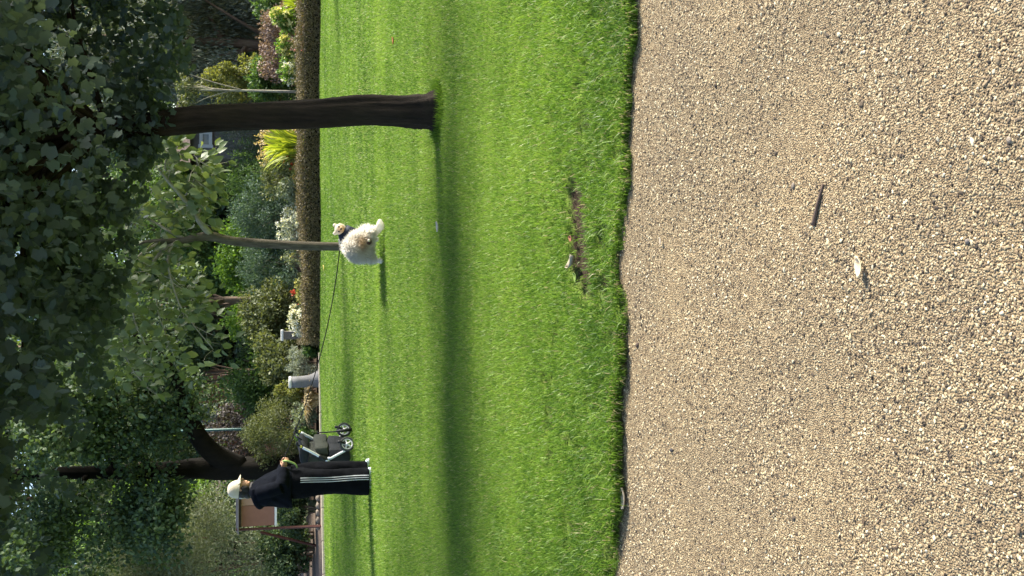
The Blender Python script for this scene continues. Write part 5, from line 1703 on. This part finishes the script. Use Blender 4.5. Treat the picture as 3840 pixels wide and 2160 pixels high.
def fallen(label, x, y, length, rot, c1, c2, z0, curl=.25, w=.26, tilt=0):
    p = ground(x, y, z0)
    bm = bmesh.new()
    n_ = 9
    rows = []
    for i in range(n_):
        t = i / (n_ - 1)
        hw = w * length * math.sin(PI * min(1, t * .96 + .03)) ** .8
        row = []
        for j in range(5):
            u = (j - 2) / 2
            row.append(bm.verts.new(((t - .5) * length, u * hw, curl * length * (abs(u) ** 1.6 * .45 + (t - .5) ** 2 * 1.1) + .004 * math.sin(9 * t + 3 * u) * length * 8 * .3)))
        rows.append(row)
    for i in range(n_ - 1):
        for j in range(4):
            bm.faces.new((rows[i][j], rows[i + 1][j], rows[i + 1][j + 1], rows[i][j + 1]))
    zl = min(v.co.z for v in bm.verts)
    me = bm_mesh('fallen_leaf', bm, True)
    o = link('fallen_leaf', me, None)
    m = mat_simple('fallen_leaf_' + str(int(x)), c1, c2, .7, 60, .2, 90)
    me.materials.append(m)
    sd = o.modifiers.new('thick', 'SOLIDIFY'); sd.thickness = .0015
    o.location = (p.x, p.y, z0 - zl + .002)
    o.rotation_euler = (tilt, 0, rot)
    tag(o, label, 'leaf', 'fallen leaves')
    return o
pz = lambda x, y: float(path_z(ground(x, y, PZ).x, ground(x, y, PZ).y)) + .006
lz = lambda x, y: float(lawn_z(ground(x, y).x, ground(x, y).y)) + .018
fallen('pale yellow fallen leaf in the middle of the gravel path', 3232, 1000, .055, -1.35 + PI / 2, (.72, .60, .40), (.60, .46, .30), pz(3232, 1000), .35)
fallen('pale tan curled leaf at the turf edge on the left of the path', 2346, 1868, .085, .12, (.66, .56, .42), (.52, .42, .30), pz(2346, 1868), .30, .2)
fallen('long pale leaf at the turf edge on the far right of the path', 2376, 75, .072, .18, (.66, .60, .44), (.55, .48, .33), pz(2376, 75) + .006, .2, .18)
fallen('large curled silvery leaf lying in the worn groove of the turf', 2152, 985, .095, 2.2, (.42, .39, .29), (.26, .22, .15), lz(2152, 985) + .01, .45, .3, .3)
fallen('small green leaf beside the curled silvery leaf in the groove', 2163, 1040, .06, .8, (.16, .24, .05), (.10, .16, .03), lz(2163, 1040) + .006, .3, .3)
fallen('small reddish brown leaf in the turf near the groove', 2145, 895, .05, 1.2, (.28, .12, .07), (.20, .08, .05), lz(2145, 895) + .008, .3, .3)
fallen('small brown leaf near the far right corner of the lawn', 1478, 152, .09, .5, (.38, .15, .06), (.28, .10, .04), .03, .3, .3)
fallen('pale leaf on the lawn at the shade line left of the big trunk', 1645, 850, .09, .5, (.62, .60, .55), (.5, .48, .42), .026, .3, .3)
fallen('pale yellow leaf on the lawn near the hedge left of the slim tree', 1217, 1005, .13, .5, (.70, .60, .20), (.55, .45, .12), .035, .3, .3)
fallen('thin straw coloured leaf on the gravel by the groove', 2480, 905, .03, .2, (.55, .47, .36), (.4, .33, .25), pz(2480, 905), .2, .2)

def pebble(label, x, y, size, c1, flat=.55, seed=1):
    p = ground(x, y, PZ)
    bm = bmesh.new()
    bmesh.ops.create_icosphere(bm, subdivisions=3, radius=1)
    rr = random.Random(seed)
    k = [Vector((rr.gauss(0, 1), rr.gauss(0, 1), rr.gauss(0, 1))).normalized() for _ in range(5)]
    for v in bm.verts:
        d_ = v.co.normalized()
        f = 1
        for q in k:
            f -= .16 * max(0, d_.dot(q) - .45)
        v.co = Vector((d_.x * f * size, d_.y * f * size * .75, d_.z * f * size * flat))
    o = link('pebble', bm_mesh('pebble', bm, True), mat_simple('pebble_' + str(int(x)), c1, tuple(q * .6 for q in c1), .8, 90, .4, 120))
    o.location = (p.x, p.y, float(path_z(p.x, p.y)) + size * flat * .55)
    o.rotation_euler = (0, 0, rr.uniform(0, 3))
    tag(o, label, 'pebble', 'larger stones on the path')
pebble('dark grey pebble on the left part of the gravel path near the turf', 2522, 1688, .0105, (.075, .068, .07), .6, 3)
pebble('flat brown stone on the gravel left of the turf clod', 2392, 1295, .012, (.10, .07, .055), .5, 4)
pebble('dull grey flat stone on the gravel right of the twig', 2968, 697, .010, (.24, .20, .16), .4, 5)
pebble('pale rounded stone on the lower right of the gravel path', 3795, 525, .0085, (.30, .25, .20), .6, 6)
pebble('pale rounded stone on the lower middle of the gravel path', 3632, 905, .008, (.26, .22, .19), .6, 7)
pebble('cream white stone chip on the left part of the gravel path', 2660, 1828, .007, (.55, .48, .37), .5, 8)
# dark crumbs of bark and leaf strewn over the gravel
n = 420
x = RNG.uniform(-1.9, 1.9, n); y = 1.5 + 2.4 * RNG.random(n)
k = y < edge_y(x) - .02
x, y = x[k], y[k]; n = len(x)
P = np.stack([x, y, path_z(x, y) + .004], -1)
Dd = nrm(np.stack([RNG.normal(0, 1, n), RNG.normal(0, .45, n), RNG.uniform(.02, .25, n)], -1))
lit = link('leaf_litter', leaves('leaf_litter', P, Dd, nrm(RNG.normal(size=(n, 3)) * .3 + np.array([0, 0, 1])), .004 + .013 * RNG.random(n) ** 2, RHOMB),
           mat_leaf('litter_brown', [(.03, .02, .014), (.07, .048, .032), (.20, .14, .085)], 0))
tag(lit, 'tiny dark crumbs of bark and dead leaf strewn over the gravel path', 'litter', kind='stuff')
print('done')
